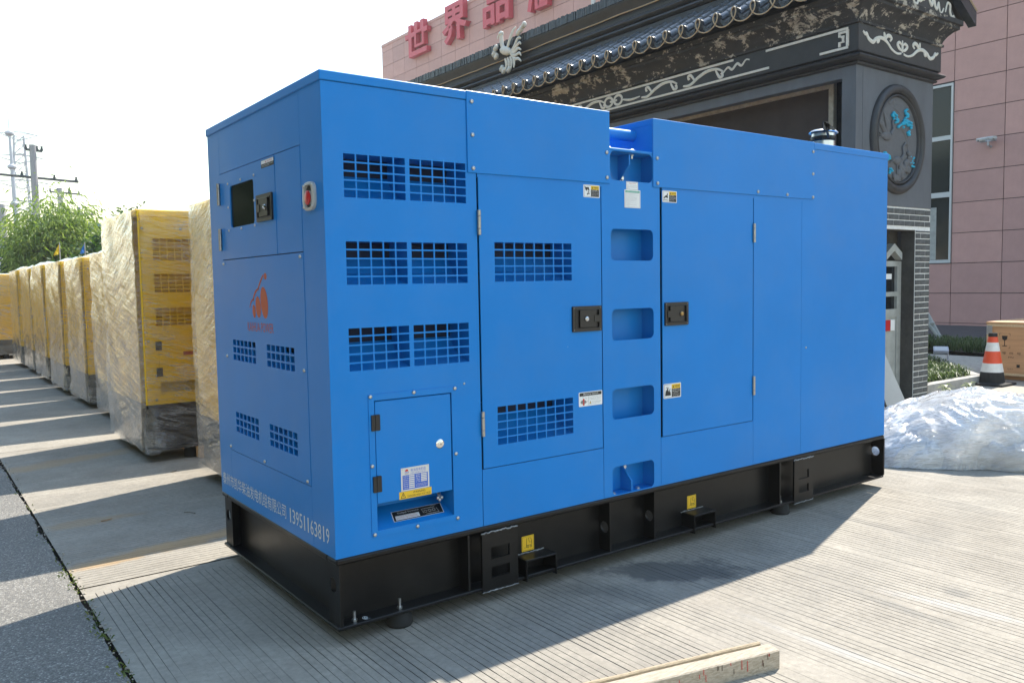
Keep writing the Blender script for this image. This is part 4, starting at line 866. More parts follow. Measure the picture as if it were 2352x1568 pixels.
# ---- exhaust outlet with rain flap
mb = MB(); ex, ey = 3.62, .30
mb.lathe([(.074, -.02), (.074, .145), (.069, .145), (.069, .0)], (ex, ey, GT), (0, 0, 1), 28, 0); mb.lathe([(.077, .095), (.08, .10), (.08, .122), (.077, .126)], (ex, ey, GT), (0, 0, 1), 28, 1)
exo = mb.build('exhaust_pipe', ['zinc', 'black_steel'], gen, smooth=40)
mb = MB(); mb.lathe([(.02, .01), (.086, .0), (.092, .004), (.08, .016), (.02, .026), (0, .026)], (ex+.004, ey, GT+.147), (.06, 0, 1), 28, 0); mb.build('rain_cap', 'zinc', exo, smooth=40)
mb = MB(); hx = ex-.085
fr = Fr((0, ey-.09, 0), (1, 0, 0), (0, 0, 1)); slab(mb, fr, hx-.052, GT+.145, hx+.018, GT+.20, -.006, 0, 0, .02)
V = [fr.p(hx-.05, GT+.2, 0), fr.p(hx+.075, GT+.172, 0), fr.p(hx+.078, GT+.155, 0), fr.p(hx-.02, GT+.150, 0)]; mb.add(V+[v+Vector((0, .006, 0)) for v in V], [(3, 2, 1, 0), (4, 5, 6, 7), (0, 1, 5, 4), (1, 2, 6, 5), (2, 3, 7, 6), (3, 0, 4, 7)])
mb.tube([(hx-.005, ey-.085, GT+.165), (hx+.0, ey-.085, GT+.135), (hx+.02, ey-.085, GT+.105)], .008, 6); mb.tube([(hx, ey-.10, GT+.15), (hx, ey+.03, GT+.15)], .005, 8)
mb.build('flap_counterweight', 'black_plastic', exo, smooth=35)
# ================================================================== WRAPPED YELLOW GENERATORS
def film_shell(root, Lm, Wm, H_, z0, seed, full=True, loose=1.):
    """stretch film wound round a machine: walls with fine winding creases, top gathered"""
    e = .012; rd = .03; rnd = random.Random(seed)
    per = []
    def seg(p, q, n_): 
        for k in range(n_): t = k/n_; per.append((p[0]+(q[0]-p[0])*t, p[1]+(q[1]-p[1])*t))
    cs = [(-e, -e), (Lm+e, -e), (Lm+e, Wm+e), (-e, Wm+e)]
    na, nb_ = 46, 34
    seg((-e+rd, -e), (Lm+e-rd, -e), na); seg((Lm+e, -e+rd), (Lm+e, Wm+e-rd), 14); seg((Lm+e-rd, Wm+e), (-e+rd, Wm+e), 24); seg((-e, Wm+e-rd), (-e, -e+rd), nb_)
    n_ = len(per); nz = 46; V = []; F = []
    for j in range(nz+1):
        t = j/nz; z = z0+(H_+.006-z0)*t
        for i, (x, y) in enumerate(per):
            dx, dy = (x-Lm/2), (y-Wm/2); nx, ny = 0, 0
            if abs(y+e) < 1e-6: ny = -1
            elif abs(y-Wm-e) < 1e-6: ny = 1
            elif abs(x+e) < 1e-6: nx = -1
            elif abs(x-Lm-e) < 1e-6: nx = 1
            s_ = x*.9+y*1.1
            k = .5+.5*noise.noise((s_*2.2+seed*7, z*5-s_*1.5, seed)); k2 = noise.noise((s_*3+seed, z*16+s_*5, seed+3))
            amp = (.012 if nx < 0 else .005)*loose
            d = amp*k*1.6+amp*.5*k2
            if nx < 0: d += .03*loose*max(0, noise.noise((y*1.5+seed, z*1.2, seed+9)))
            zz = z
            if j == 0: zz = z0+.035*noise.noise((s_*4, seed, 2))
            V.append((x+nx*d, y+ny*d, zz))
    for j in range(nz):
        for i in range(n_):
            i2 = (i+1) % n_; F.append((j*n_+i, j*n_+i2, (j+1)*n_+i2, (j+1)*n_+i))
    mb = MB(); mb.add(V, F)
    # top sheet
    gx, gy = 26, 16; T = []; 
    for a in range(gx+1):
        for b in range(gy+1):
            x = -e+(Lm+2*e)*a/gx; y = -e+(Wm+2*e)*b/gy; ed = min(a, gx-a, b, gy-b)
            T.append((x, y, H_+.006+(0 if ed == 0 else .02*loose**2.5+.04*loose**2*noise.noise((x*3+seed, y*4, seed)))))
    mb.add(T, [(a*(gy+1)+b, (a+1)*(gy+1)+b, (a+1)*(gy+1)+b+1, a*(gy+1)+b+1) for a in range(gx) for b in range(gy)])
    # loose tail hanging at the near bottom corner
    tl = []; 
    for a in range(9):
        for b in range(7):
            u, v = a/8, b/6; tl.append((-.03+.16*u+.02*noise.noise((a*.7+seed, b*.9, 1)), -.02-.03*noise.noise((a*.8, b*.7, seed)), z0+.03+.16*v*(1-.3*u)-.06*(1-v)*(1-abs(u-.4))))
    mb.add(tl, [(a*7+b, (a+1)*7+b, (a+1)*7+b+1, a*7+b+1) for a in range(8) for b in range(6)])
    mb.v = [tuple(Vector(p)+wloc(root)) for p in mb.v]
    return mb.build('stretch_film', 'film_wrap', root, smooth=60)
def yellow_machine(loc, Lm, Wm, H_, BZ, label, detail, seed, loose=1., group='film wrapped yellow generators'):
    root = thing('wrapped_generator', loc, label, 'generator', group); o = Vector(loc); k = H_/2.0
    mb = MB()
    for (y0, y1) in ((0, .09), (Wm-.09, Wm)):
        mb.box(o.x, o.y+y0, .09, o.x+Lm, o.y+y1, .11, 0); mb.box(o.x, o.y+y0, BZ-.03, o.x+Lm, o.y+y1, BZ, 0); mb.box(o.x, o.y+(y0 if y0 else .06)+(0 if y0 == 0 else 0), .11, o.x+Lm, o.y+(y0 if y0 else .06)+.02, BZ-.03, 0)
    mb.box(o.x, o.y+.09, .09, o.x+.03, o.y+Wm-.09, BZ, 0); mb.box(o.x+Lm-.03, o.y+.09, .09, o.x+Lm, o.y+Wm-.09, BZ, 0)
    base = mb.build('skid_base', 'black_steel', root, smooth=0)
    for (x, y) in ((.35, .07), (.35, Wm-.07), (Lm-.35, .07), (Lm-.35, Wm-.07)):
        mb = MB(); mb.lathe([(.06, 0), (.06, .05), (.05, .092)], (o.x+x, o.y+y, 0), (0, 0, 1), 12); mb.build('rubber_foot', 'rubber', base)
    fr = Fr((o.x, o.y, 0), (1, 0, 0), (0, 0, 1)); mb = MB()
    mb.box(o.x, o.y+.17, BZ, o.x+Lm, o.y+Wm, H_, 0, .006)
    mb.box(o.x-.004, o.y-.004, H_-.05*k, o.x+Lm+.004, o.y+.2, H_+.002, 0, .004)
    body = mb.build('canopy', 'yellow_paint', root, smooth=30)
    vs = []
    if detail:
        for (b0, b1) in ((1.61, 1.78), (1.355, 1.50), (1.09, 1.23)):
            vs.append((.105, b0*k, .60, b1*k)); vs.append((.66, b0*k, 1.15, b1*k))
    holes = []
    for v in vs: holes += grid_holes(*v, 9, 5, .0075)
    op = [(.115, .555*k, .60, .635*k)] if detail else []
    mb = MB(); panel(mb, fr, 0, BZ+.001, Lm, H_-.05*k, holes+op, d=0, t=.004); sp = mb.build('side_panel', 'yellow_paint', root, smooth=0)
    for v in vs: hood(fr, *v, 'vent_hood', 'yellow_paint', sp, t=.0042)
    if detail:
        mb = MB(); mb.box(o.x+.112, o.y-.004, .637*k, o.x+.60, o.y, .955*k, 0, .002); tdr = mb.build('terminal_door', 'yellow_paint', root, smooth=30)
        for b in (.72, .93): mb = MB(); slab(mb, fr, .09, b*k-.035, .135, b*k+.035, .004, .012, 0, .003); mb.build('hinge', 'black_plastic', tdr)
        mb = MB(); rect(mb, fr, .30, .845*k, .58, .875*k, .0046, 0); text(mb, fr, '输出端子 OUTPUT', .42, .852*k, .56, .868*k, .005, 1); mb.build('label_strip', ['logo', 'ink'], tdr, smooth=0)
        for (a, b) in ((.03, 1.86), (.32, 1.86), (.04, .97), (.09, .69), (.40, .98), (.08, .50), (.5, .5)): rivet(fr, a, b*k, sp, .011, .0)
    else:
        for (a, b) in ((.05, 1.86), (.05, .9)): rivet(fr, a, b*k, sp, .012, .0)
    film_shell(root, Lm, Wm, H_, .085, seed, loose=loose)
    return root
yellow_machine((.45, 2.12, 0), 3.3, 1.22, 1.97, .46, 'tall film wrapped yellow generator standing right behind the blue generator', True, 3)
yellow_machine((.25, 4.09, 0), 3.3, 1.36, 2.0, .46, 'tall film wrapped yellow generator with three side grilles in view and a terminal door', True, 5)
names = ('first', 'second', 'third', 'fourth', 'fifth', 'sixth')
for i, (x, y0, y1, h_) in enumerate(((.47, 6.2, 7.36, 1.77), (.45, 7.80, 8.98, 1.76), (.44, 9.36, 10.6, 1.765), (.45, 11.05, 12.35, 1.77), (.48, 12.85, 14.1, 1.76), (.46, 14.45, 15.7, 1.77))):
    yellow_machine((x, y0, 0), 3.1, y1-y0, h_, .40, '%s shorter film wrapped yellow generator counted from the tall wrapped generator with grilles' % names[i], False, 11+i*3, 1.3)
yellow_machine((-2.2, 17.2, 0), 3.0, 1.3, 1.75, .40, 'film wrapped yellow generator standing crosswise at the far end of the row', True, 41)
mb = MB(); mb.box(.62, 4.0, 0, .72, 4.9, .09, 0, .004); tag(mb.build('wood_block', 'plywood', origin=(.67, 4.4, 0)), 'brown wooden block under the skid of the tall wrapped generator', 'wood block')
# ================================================================== PLASTIC FILM HEAP
def heap():
    cx, cy = 5.55, -.05; ax = Vector((.80, -.60, 0)); ay = Vector((.60, .80, 0))      # long axis along the picture
    root = thing('plastic_sheet_heap', (cx, cy, 0), 'big crumpled heap of clear white plastic film lying on the concrete', 'plastic sheet')
    LA, LB = 1.25, .62
    nu, nv = 210, 120
    for layer in range(3):
        mb = MB(); V = []
        for i in range(nu+1):
            for j in range(nv+1):
                u = i/nu*2-1; v = j/nv*2-1
                r = (abs(u)**2.2+abs(v)**2.2); 
                sh = max(0., 1-r)**.42
                prof = .84+.22*math.exp(-((u+.36)/.40)**2)-.62*max(0, u+.10)
                sx_, sy_ = u*LA, v*LB; q = Vector((sx_, sy_, layer*3.3))
                rg = 0; fq = 2.2; am = 1.
                for o_ in range(3):
                    rg += am*(1-abs(noise.noise(q*fq+Vector((7*o_, 3, layer))))*2.2); fq *= 2.2; am *= .42
                z = (.475-.09*layer)*sh*prof*(.84+.12*rg)
                fa = noise.noise(q*.9)*2.0; fu = sx_*math.cos(fa)+sy_*math.sin(fa); fv = -sx_*math.sin(fa)+sy_*math.cos(fa)
                z += sh**.45*(.030*(1-abs(noise.noise((fu*2.2+layer*5, fv*13, 4)))*2)+.014*(1-abs(noise.noise((fu*4, fv*24+layer*9, 8)))*2))
                w_ = noise.noise(q*1.6)*.14+noise.noise(q*4)*.05
                p = Vector((cx, cy, 0))+ax*(sx_+w_*.6*(1+layer*.2)+.05*rg*sh)+ay*(sy_+w_-.05*rg*sh)
                edge = .012+.02*abs(noise.noise(q*5))
                V.append((p.x, p.y, max(z, edge*(0.3+.3*layer)) if r < 1 else max(.002, edge*.5*(1.6-r))))
        keep = []; I = lambda i, j: i*(nv+1)+j
        for i in range(nu):
            for j in range(nv):
                u = (i+.5)/nu*2-1; v = (j+.5)/nv*2-1
                if abs(u)**2.2+abs(v)**2.2 < 1.06+.12*noise.noise((u*3+layer, v*3, 2)): keep.append((I(i, j), I(i+1, j), I(i+1, j+1), I(i, j+1)))
        mb.add(V, keep); mb.build('film_sheet', 'film_heap', root, smooth=50)
heap()
# ================================================================== TIMBER, CONE, CRATE, SMALL THINGS
def timber():
    a = Vector((1.155, -1.145, 0)); d = Vector((-.975, .222, 0)).normalized(); q = Vector((-d.y, d.x, 0))*-1   # q points away from the camera side
    q = Vector((.222, .975, 0)).normalized(); Lb = 1.5
    root = thing('timber_beam', a, 'weathered pale timber beam with a raised rear strip lying on the sunlit concrete', 'timber')
    def bar(q0, q1, z0, z1, nm, mt, sd_, s0=0):
        mb = MB(); n_ = 40; V = []
        for i in range(n_+1):
            t = s0+(Lb-s0)*i/n_; j = lambda k: .0022*noise.noise((t*9, k, sd_))
            for (qq, zz, k) in ((q0, z0, 1), (q0, z1-.004, 2), (q0+.004, z1, 3), (q1-.004, z1, 4), (q1, z1-.004, 5), (q1, z0, 6)):
                V.append(a+d*t+q*(qq+j(k))+Vector((0, 0, max(0, zz+j(k+10)))))
        F = [(6*i+k, 6*(i+1)+k, 6*(i+1)+(k+1) % 6, 6*i+(k+1) % 6) for i in range(n_) for k in range(6)]+[tuple(range(6)), tuple(6*n_+k for k in range(6))[::-1]]
        mb.add(V, F); return mb.build(nm, mt, root, smooth=25)
    bar(0, .062, 0, .068, 'beam', 'timber', 1); bar(.063, .078, 0, .077, 'rear_strip', 'timber_edge', 5, .03)
    mb = MB()
    for k in range(26):
        t = random.uniform(.03, .8); z = random.uniform(.02, .06); l = random.uniform(.01, .04); p = a+d*t+q*(-.0022)
        mb.add([p+Vector((0, 0, z)), p+d*.003+Vector((0, 0, z)), p+d*.0035+Vector((0, 0, min(.066, z+l))), p+d*.001+Vector((0, 0, min(.066, z+l)))], [(0, 1, 2, 3)], k % 2)
    mb.build('paint_marks', ['red_ink', 'bark'], root, smooth=0)
timber()
# traffic cone
cn = thing('traffic_cone', (9.73, 1.86, 0), 'orange and white banded traffic cone with black base before the wooden crate', 'traffic cone')
mb = MB(); mb.box(9.52, 1.65, 0, 9.94, 2.07, .03, 0, .012); mb.lathe([(.165, 0), (.15, .008)], (9.73, 1.86, .03), (0, 0, 1), 28); mb.build('base', 'rubber', cn)
def cband(z0, z1, nm, m_): 
    r = lambda z: .150-(z-.036)*.172; mb = MB(); mb.lathe([(r(z0), z0), (r(z1), z1)], (9.73, 1.86, 0), (0, 0, 1), 28); return mb.build(nm, m_, cn)
cband(.034, .165, 'black_band', 'rubber'); cband(.165, .275, 'white_band', 'cone_white'); cband(.275, .425, 'orange_band', 'cone_orange'); cband(.425, .535, 'white_band', 'cone_white'); cband(.535, .605, 'orange_band', 'cone_orange')
mb = MB(); mb.lathe([(.052, .605), (.05, .65), (.04, .655), (.038, .61)], (9.73, 1.86, 0), (0, 0, 1), 24); mb.build('top_cap', 'rubber', cn)
# crate
cx0, cy1, cz0, cz1 = 10.35, 2.2, .06, .76
cr = thing('wooden_crate', (cx0, cy1, 0), 'large plywood shipping crate with printed handling marks behind the cone', 'crate')
Fc = Fr((cx0, cy1, 0), (0, -1, 0), (0, 0, 1))      # face towards -X, a grows to the right
mb = MB(); mb.box(cx0, cy1-1.9, cz0, cx0+1.5, cy1, cz1-.03, 0); mb.build('plywood_body', 'plywood', cr, smooth=0)
mb = MB(); mb.box(cx0-.012, cy1-1.912, cz1-.03, cx0+1.512, cy1+.012, cz1, 0, .003); mb.build('lid', 'plywood', cr, smooth=30)
for (a0, b0, a1, b1) in ((0, cz1-.062, 1.9, cz1-.031), (0, cz0, 1.9, cz0+.03)):
    mb = MB(); slab(mb, Fc, a0, b0, a1, b1, 0, .012, 0); mb.build('batten', 'pine', cr, smooth=0)
mb = MB(); slab(mb, Fc, 0, cz0+.031, .045, cz1-.063, 0, .012, 0); mb.build('batten', 'pine', cr, smooth=0)
mb = MB(); slab(mb, Fc, -.002, cz1-.17, .07, cz1-.05, .012, .014, 0, .006); mb.build('corner_bracket', 'zinc', cr, smooth=0)
for x in (.1, .7, 1.3): mb = MB(); mb.box(cx0+x, cy1-1.88, 0, cx0+x+.1, cy1-.02, cz0, 0); mb.build('skid_runner', 'plywood', cr, smooth=0)
mb = MB(); d_ = .0008
gx, gz = .22, .50
poly(mb, Fc, [(gx-.035, gz+.08), (gx+.035, gz+.08), (gx+.03, gz+.035), (gx, gz+.015), (gx-.03, gz+.035)], d_, 0); rect(mb, Fc, gx-.005, gz-.05, gx+.005, gz+.016, d_, 0); rect(mb, Fc, gx-.028, gz-.058, gx+.028, gz-.048, d_, 0)
for ax_ in (.55, .60): rect(mb, Fc, ax_-.006, gz-.04, ax_+.006, gz+.04, d_, 0); poly(mb, Fc, [(ax_-.02, gz+.035), (ax_+.02, gz+.035), (ax_, gz+.085)], d_, 0)
rect(mb, Fc, .52, gz-.06, .63, gz-.048, d_, 0)
for (c_, hw) in ((gx, .065), (.575, .085)):
    for sa in (-1, 1):
        for sb in (-1, 1):
            rect(mb, Fc, c_+sa*hw-(.02 if sa > 0 else 0), gz+.012+sb*.095, c_+sa*hw+(.02 if sa < 0 else 0), gz+.016+sb*.095, d_, 0); 
            q0, q1 = sorted((gz+.014+sb*.095, gz+.014+sb*.065)); rect(mb, Fc, c_+sa*hw-.002, q0, c_+sa*hw+.002, q1, d_, 0)
text(mb, Fc, '零  件  号', .19, .335, .42, .37, d_, 0); text(mb, Fc, 'PN', .27, .29, .33, .31, d_, 0); rect(mb, Fc, .37, .17, .41, .21, d_, 0); text(mb, Fc, 'QTY', .26, .135, .33, .155, d_, 0)
mb.build('printed_marks', 'ink', cr, smooth=0)
for (a, b, w_, h_, r_) in ((.66, .60, .12, .045, 25), (.80, .46, .12, .1, 0)):
    mb = MB(); c_, s_ = math.cos(R(r_)), math.sin(R(r_)); pts = [(a+u*c_-v*s_, b+u*s_+v*c_) for u, v in ((-w_/2, -h_/2), (w_/2, -h_/2), (w_/2, h_/2), (-w_/2, h_/2))]; poly(mb, Fc, pts, .0015, 0); mb.build('paper_label', 'white', cr, smooth=0)
# floodlight in the grass
fl = thing('floodlight', (12.3, 3.75, .0), 'small grey floodlight tilted up on the stone path edge', 'floodlight')
Ff = Fr((12.3, 3.75, .16), Vector((.5, -.87, 0)), Vector((.80, .46, .38)).normalized())
mb = MB(); slab(mb, Ff, -.11, 0, .11, .17, -.05, 0, 0, .02); mb.tube([Ff.p(-.1, .05, -.05), (12.27, 3.85, .0)], .012, 6); mb.tube([Ff.p(.1, .05, -.05), (12.38, 3.68, .0)], .012, 6); mb.build('housing', 'galv', fl)
mb = MB(); slab(mb, Ff, -.09, .02, .09, .15, 0, .004, 0, .01); mb.build('lens', 'alu_white', fl)
# leaning boards and cable by the gatehouse door
mb = MB(); p0 = Vector((6.0, 1.10, 0)); V = []
for (dx, dy, z) in ((-.1, .05, 0), (.22, -.10, 0), (.06, .12, .66), (-.26, .27, .66)): V += [p0+Vector((dx, dy, z)), p0+Vector((dx+.006, dy+.016, z))]
mb.add(V, [(0, 2, 4, 6), (7, 5, 3, 1), (0, 1, 3, 2), (2, 3, 5, 4), (4, 5, 7, 6), (6, 7, 1, 0)]); tag(mb.build('leaning_board', 'board_white', origin=p0, smooth=0), 'off white board leaning behind the blue generator beside the plastic heap', 'board')
mb = MB(); pts = [at_z(2034, 985, .32)]; 
c0 = Vector((5.2, .62, 0)); pts = [Vector((4.0, .25, .36)), Vector((4.35, .55, .36)), Vector((4.75, .80, .45)), Vector((5.1, .96, .62)), Vector((5.35, 1.02, .66)), Vector((5.6, 1.05, .5)), Vector((5.75, 1.02, .2)), Vector((5.9, .95, .01)), Vector((6.3, .8, .01))]
sm = []
for i in range(len(pts)-1):
    a, b_ = pts[i], pts[i+1]; m0 = (pts[i+1]-pts[max(0, i-1)])/2; m1 = (pts[min(len(pts)-1, i+2)]-pts[i])/2
    for k in range(8): t = k/8; sm.append(a*(2*t**3-3*t*t+1)+m0*(t**3-2*t*t+t)+b_*(-2*t**3+3*t*t)+m1*(t**3-t*t))
mb.tube(sm, .011, 8); tag(mb.build('black_cable', 'cable', origin=(6.2, .8, 0)), 'black cable looping up from the ground behind the blue generator', 'cable')
for i, (x, y) in enumerate(((8.25, 1.72), (8.6, 1.62))):
    rt = thing('weed_plant', (x, y, 0), ('bright green weed sprouting at the brick pier foot', 'bright green weed sprouting in the concrete joint beside the pier weed')[i], 'weed')
    mb = MB(); mb.tube([(x, y, -.004), (x+.01, y, .06), (x, y+.01, .12)], [.006, .005, .003], 6); mb.build('stem', 'leaf_weed', rt)
    for k in range(14):
        a = k*2.4; l = random.uniform(.07, .13); z = .03+.007*k; dx, dy = math.cos(a), math.sin(a); mb = MB(); mb.add([(x, y, z), (x+dx*l*.5-dy*.02, y+dy*l*.5+dx*.02, z+.03), (x+dx*l, y+dy*l, z+.01), (x+dx*l*.5+dy*.02, y+dy*l*.5-dx*.02, z+.03)], [(0, 1, 2, 3)]); mb.build('leaf', 'leaf_weed', rt, smooth=0)
# ================================================================== GATEHOUSE
X0, X1, Y0g, Y1g = 6.54, 8.07, 1.83, 12.5
gh = thing('gatehouse', (X0, Y0g, 0), 'dark grey traditional gatehouse with glazed tile roof, scroll frieze and brick pier', 'gatehouse')
FX = lambda x: Fr((x, 0, 0), (0, -1, 0), (0, 0, 1)); FY = lambda y: Fr((0, y, 0), (1, 0, 0), (0, 0, 1))
def ringp(mb, prof, mi=0, x0=X0, y0=Y0g, x1=X1, y1=Y1g):
    V = []
    for p, z in prof: V += [(x0-p, y0-p, z), (x1+p, y0-p, z), (x1+p, y1+p, z), (x0-p, y1+p, z)]
    F = [(4*i+k, 4*i+(k+1) % 4, 4*i+4+(k+1) % 4, 4*i+4+k) for i in range(len(prof)-1) for k in range(4)]
    mb.add(V, F, mi)
mb = MB(); panel(mb, FX(X0), -Y1g, 0, -Y0g, 3.505, [(-6.7, .9, -1.985, 3.39)], d=0, t=.12); mb.box(X0+.125, Y0g, 2.125, X1, Y0g+.16, 3.505); mb.box(X0+.4, 2.0, 2.125, X1, Y1g, 3.505); mb.box(X1-.28, Y0g+.17, 0, X1, Y1g, 2.124); mb.box(X0+.125, 2.75, 0, X1-.285, Y1g, 2.124)
mb.box(X0+.0, Y1g-.02, 0, X1, Y1g, 3.505)
wall = mb.build('wall', 'render_grey', gh, smooth=0)
mb = MB(); panel(mb, FX(6.74), -6.5, .95, -2.205, 3.432, [(-6.44, 1.01, -2.262, 3.372)], d=0, t=.06); frm = mb.build('screen_frame', 'beige_frame', gh, smooth=0)
mb = MB(); rect(mb, FX(6.775), -6.45, 1.0, -2.25, 3.38, 0, 0); mb.build('mesh_screen', 'mesh_screen', frm, smooth=0)
mb = MB(); rect(mb, FX(6.93), -6.9, .5, -1.99, 3.5, 0, 0); mb.build('shade_backing', 'dark_jamb', gh, smooth=0)  # dark sheet painted in for the shadow behind the screen
tor = lambda p, z0, z1, r, n_=6: [(p+r*math.sin(math.pi*k/n_), z0+(z1-z0)*k/n_) for k in range(n_+1)]
mb = MB(); ringp(mb, [(.001, 3.50)]+tor(.02, 3.505, 3.535, .012)+[(.032, 3.538)]+tor(.045, 3.542, 3.605, .05)+[(.03, 3.61), (.055, 3.625), (.055, 3.635)]); mb.build('lower_moulding', 'render_dark', gh, smooth=40)
mb = MB(); ringp(mb, [(.055, 3.634), (.055, 3.886)]); fz = mb.build('frieze', 'render_dark', gh, smooth=0)
mb = MB(); ringp(mb, [(.056, 3.886), (.075, 3.89), (.075, 3.915), (.06, 3.92), (.07, 3.95), (.10, 4.0), (.145, 4.045), (.19, 4.07), (.19, 4.10), (.215, 4.11), (.215, 4.16), (.0, 4.2)]); mb.build('cornice', 'peeling', gh, smooth=40)
# painted scrollwork in relief
def band(fr, a0, b0, a1, b1, d=0.): mb = MB(); slab(mb, fr, a0, b0, a1, b1, d-.002, d+.012, 0); mb.build('border_band', 'plaster_white', fz, smooth=0)
Ff_ = FX(X0-.055)
band(Ff_, -2.86, 3.845, -1.885, 3.868); band(Ff_, -9, 3.845, -3.3, 3.868); band(Ff_, -2.2, 3.658, -1.885, 3.682); band(Ff_, -12, 3.658, -2.82, 3.682)
def key(fr, segs):
    mb = MB()
    for (a0, b0, a1, b1) in segs: slab(mb, fr, a0, b0, a1, b1, -.002, .0125, 0)
    mb.build('fret_ornament', 'plaster_white', fz, smooth=0)
k0 = -1.905
key(Ff_, [(k0, 3.683, k0+.028, 3.844)]); key(Ff_, [(k0-.085, 3.815, k0-.001, 3.838)]); key(Ff_, [(k0-.085, 3.785, k0-.06, 3.814)]); key(Ff_, [(k0-.059, 3.775, k0-.02, 3.795)]); key(Ff_, [(k0-.045, 3.74, k0-.022, 3.774)]); key(Ff_, [(k0-.085, 3.726, k0-.02, 3.739)]); key(Ff_, [(k0-.085, 3.69, k0-.06, 3.725)])
def catm(pts, n_=7):
    out = []
    for i in range(len(pts)-1):
        p0, p1, p2, p3 = pts[max(0, i-1)], pts[i], pts[i+1], pts[min(len(pts)-1, i+2)]
        for k in range(n_):
            t = k/n_; out.append(tuple(.5*((2*p1[j])+(-p0[j]+p2[j])*t+(2*p0[j]-5*p1[j]+4*p2[j]-p3[j])*t*t+(-p0[j]+3*p1[j]-3*p2[j]+p3[j])*t**3) for j in range(2)))
    out.append(pts[-1]); return out
def scroll(fr, pts, r, parent, ax, name='scroll_ornament', taper=True, m_='plaster_white'):
    q = catm(pts); n_ = len(q); rs = [r*((.55+.45*math.sin(math.pi*min(1, i/n_*1.15))) if taper else 1) for i in range(n_)]
    mb = MB(); mb.tube([fr.p(a, b, .002) for a, b in q], rs, 8, flat=(ax, .55)); return mb.build(name, m_, parent, smooth=60)
zc = 3.765
def vine(a, w_, flip=1):
    P_ = [(a, zc-.05*flip), (a+w_*.18, zc-.055*flip), (a+w_*.4, zc+.01*flip), (a+w_*.62, zc+.05*flip), (a+w_*.85, zc+.045*flip), (a+w_, zc)]
    scroll(Ff_, P_, .021, fz, 0)
    c_ = a+w_*.30; scroll(Ff_, [(c_, zc-.02*flip), (c_-.03, zc+.02*flip), (c_-.065, zc+.055*flip), (c_-.10, zc+.05*flip), (c_-.098, zc+.015*flip), (c_-.075, zc+.02*flip)], .018, fz, 0)
    c_ = a+w_*.82; scroll(Ff_, [(c_, zc+.04*flip), (c_+.025, zc-.01*flip), (c_+.06, zc-.055*flip), (c_+.10, zc-.05*flip), (c_+.095, zc-.015*flip), (c_+.075, zc-.025*flip)], .018, fz, 0)
for a in (-6.7, -6.05): vine(a, .62)
for a in (-4.75, -4.05): vine(a, .6)
for cc in (-5.36, -5.18):
    scroll(Ff_, [(cc+.075*math.cos(k*math.pi/6), zc+.06*math.sin(k*math.pi/6)) for k in range(13)], .017, fz, 0, taper=False)
scroll(Ff_, [(-5.33, zc), (-5.2, zc)], .014, fz, 0, taper=False); scroll(Ff_, [(-5.1, zc-.01), (-4.95, zc-.04), (-4.78, zc-.03)], .015, fz, 0)
scroll(Ff_, [(-3.45, zc-.02), (-3.38, zc+.03), (-3.32, zc-.005), (-3.25, zc+.045), (-3.19, zc+.01), (-3.13, zc+.06), (-3.08, zc+.05)], .015, fz, 0)
# side (towards -Y) scroll
Fs_ = FY(Y0g-.055)
for sg in (1, -1):
    mx = lambda x: 7.305+sg*(x-7.305)
    scroll(Fs_, [(mx(6.56), 3.815), (mx(6.60), 3.79), (mx(6.62), 3.80), (mx(6.66), 3.755), (mx(6.74), 3.735), (mx(6.80), 3.775), (mx(6.90), 3.80), (mx(7.0), 3.775), (mx(7.1), 3.715), (mx(7.2), 3.69), (mx(7.28), 3.70)], .021, fz, 1)
    scroll(Fs_, [(mx(6.98), 3.79), (mx(7.0), 3.83), (mx(7.05), 3.845), (mx(7.09), 3.82), (mx(7.06), 3.79)], .02, fz, 1); scroll(Fs_, [(mx(6.86), 3.79), (mx(6.84), 3.755), (mx(6.81), 3.745)], .018, fz, 1)
    scroll(Fs_, [(mx(7.29), 3.73), (mx(7.24), 3.75), (mx(7.21), 3.785), (mx(7.25), 3.81), (mx(7.285), 3.79)], .019, fz, 1)
    scroll(Fs_, [(mx(6.95), 3.80), (mx(6.955), 3.835), (mx(6.945), 3.865)], .017, fz, 1)
scroll(Fs_, [(7.305, 3.71), (7.305, 3.78), (7.305, 3.835)], .017, fz, 1)
# roof
EX, EZ, RX, RZ = 6.22, 4.22, 7.305, 4.86; sl_ = (RZ-EZ)/(RX-EX); y0r, y1r = 1.60, 12.7
mb = MB()
for sg in (1, -1):
    q = [(EX, EZ-.03), (RX, RZ-.03), (RX, RZ+.01), (EX, EZ+.01)]; q = [(RX+sg*(x-RX), z) for x, z in q]
    V = [(x, y0r, z) for x, z in q]+[(x, y1r, z) for x, z in q]; mb.add(V, [(0, 1, 2, 3), (7, 6, 5, 4), (0, 4, 5, 1), (1, 5, 6, 2), (2, 6, 7, 3), (3, 7, 4, 0)])
roof = mb.build('roof', 'render_dark', gh, smooth=0)
mb = MB(); V = [(X0-.18, Y0g-.19, 4.12), (X1+.18, Y0g-.19, 4.12), (RX, Y0g-.19, RZ-.05)]; mb.add(V+[(x, y+.3, z) for x, y, z in V], [(0, 1, 2), (5, 4, 3), (0, 3, 4, 1), (1, 4, 5, 2), (2, 5, 3, 0)]); gb = mb.build('gable', 'render_dark', gh, smooth=0)
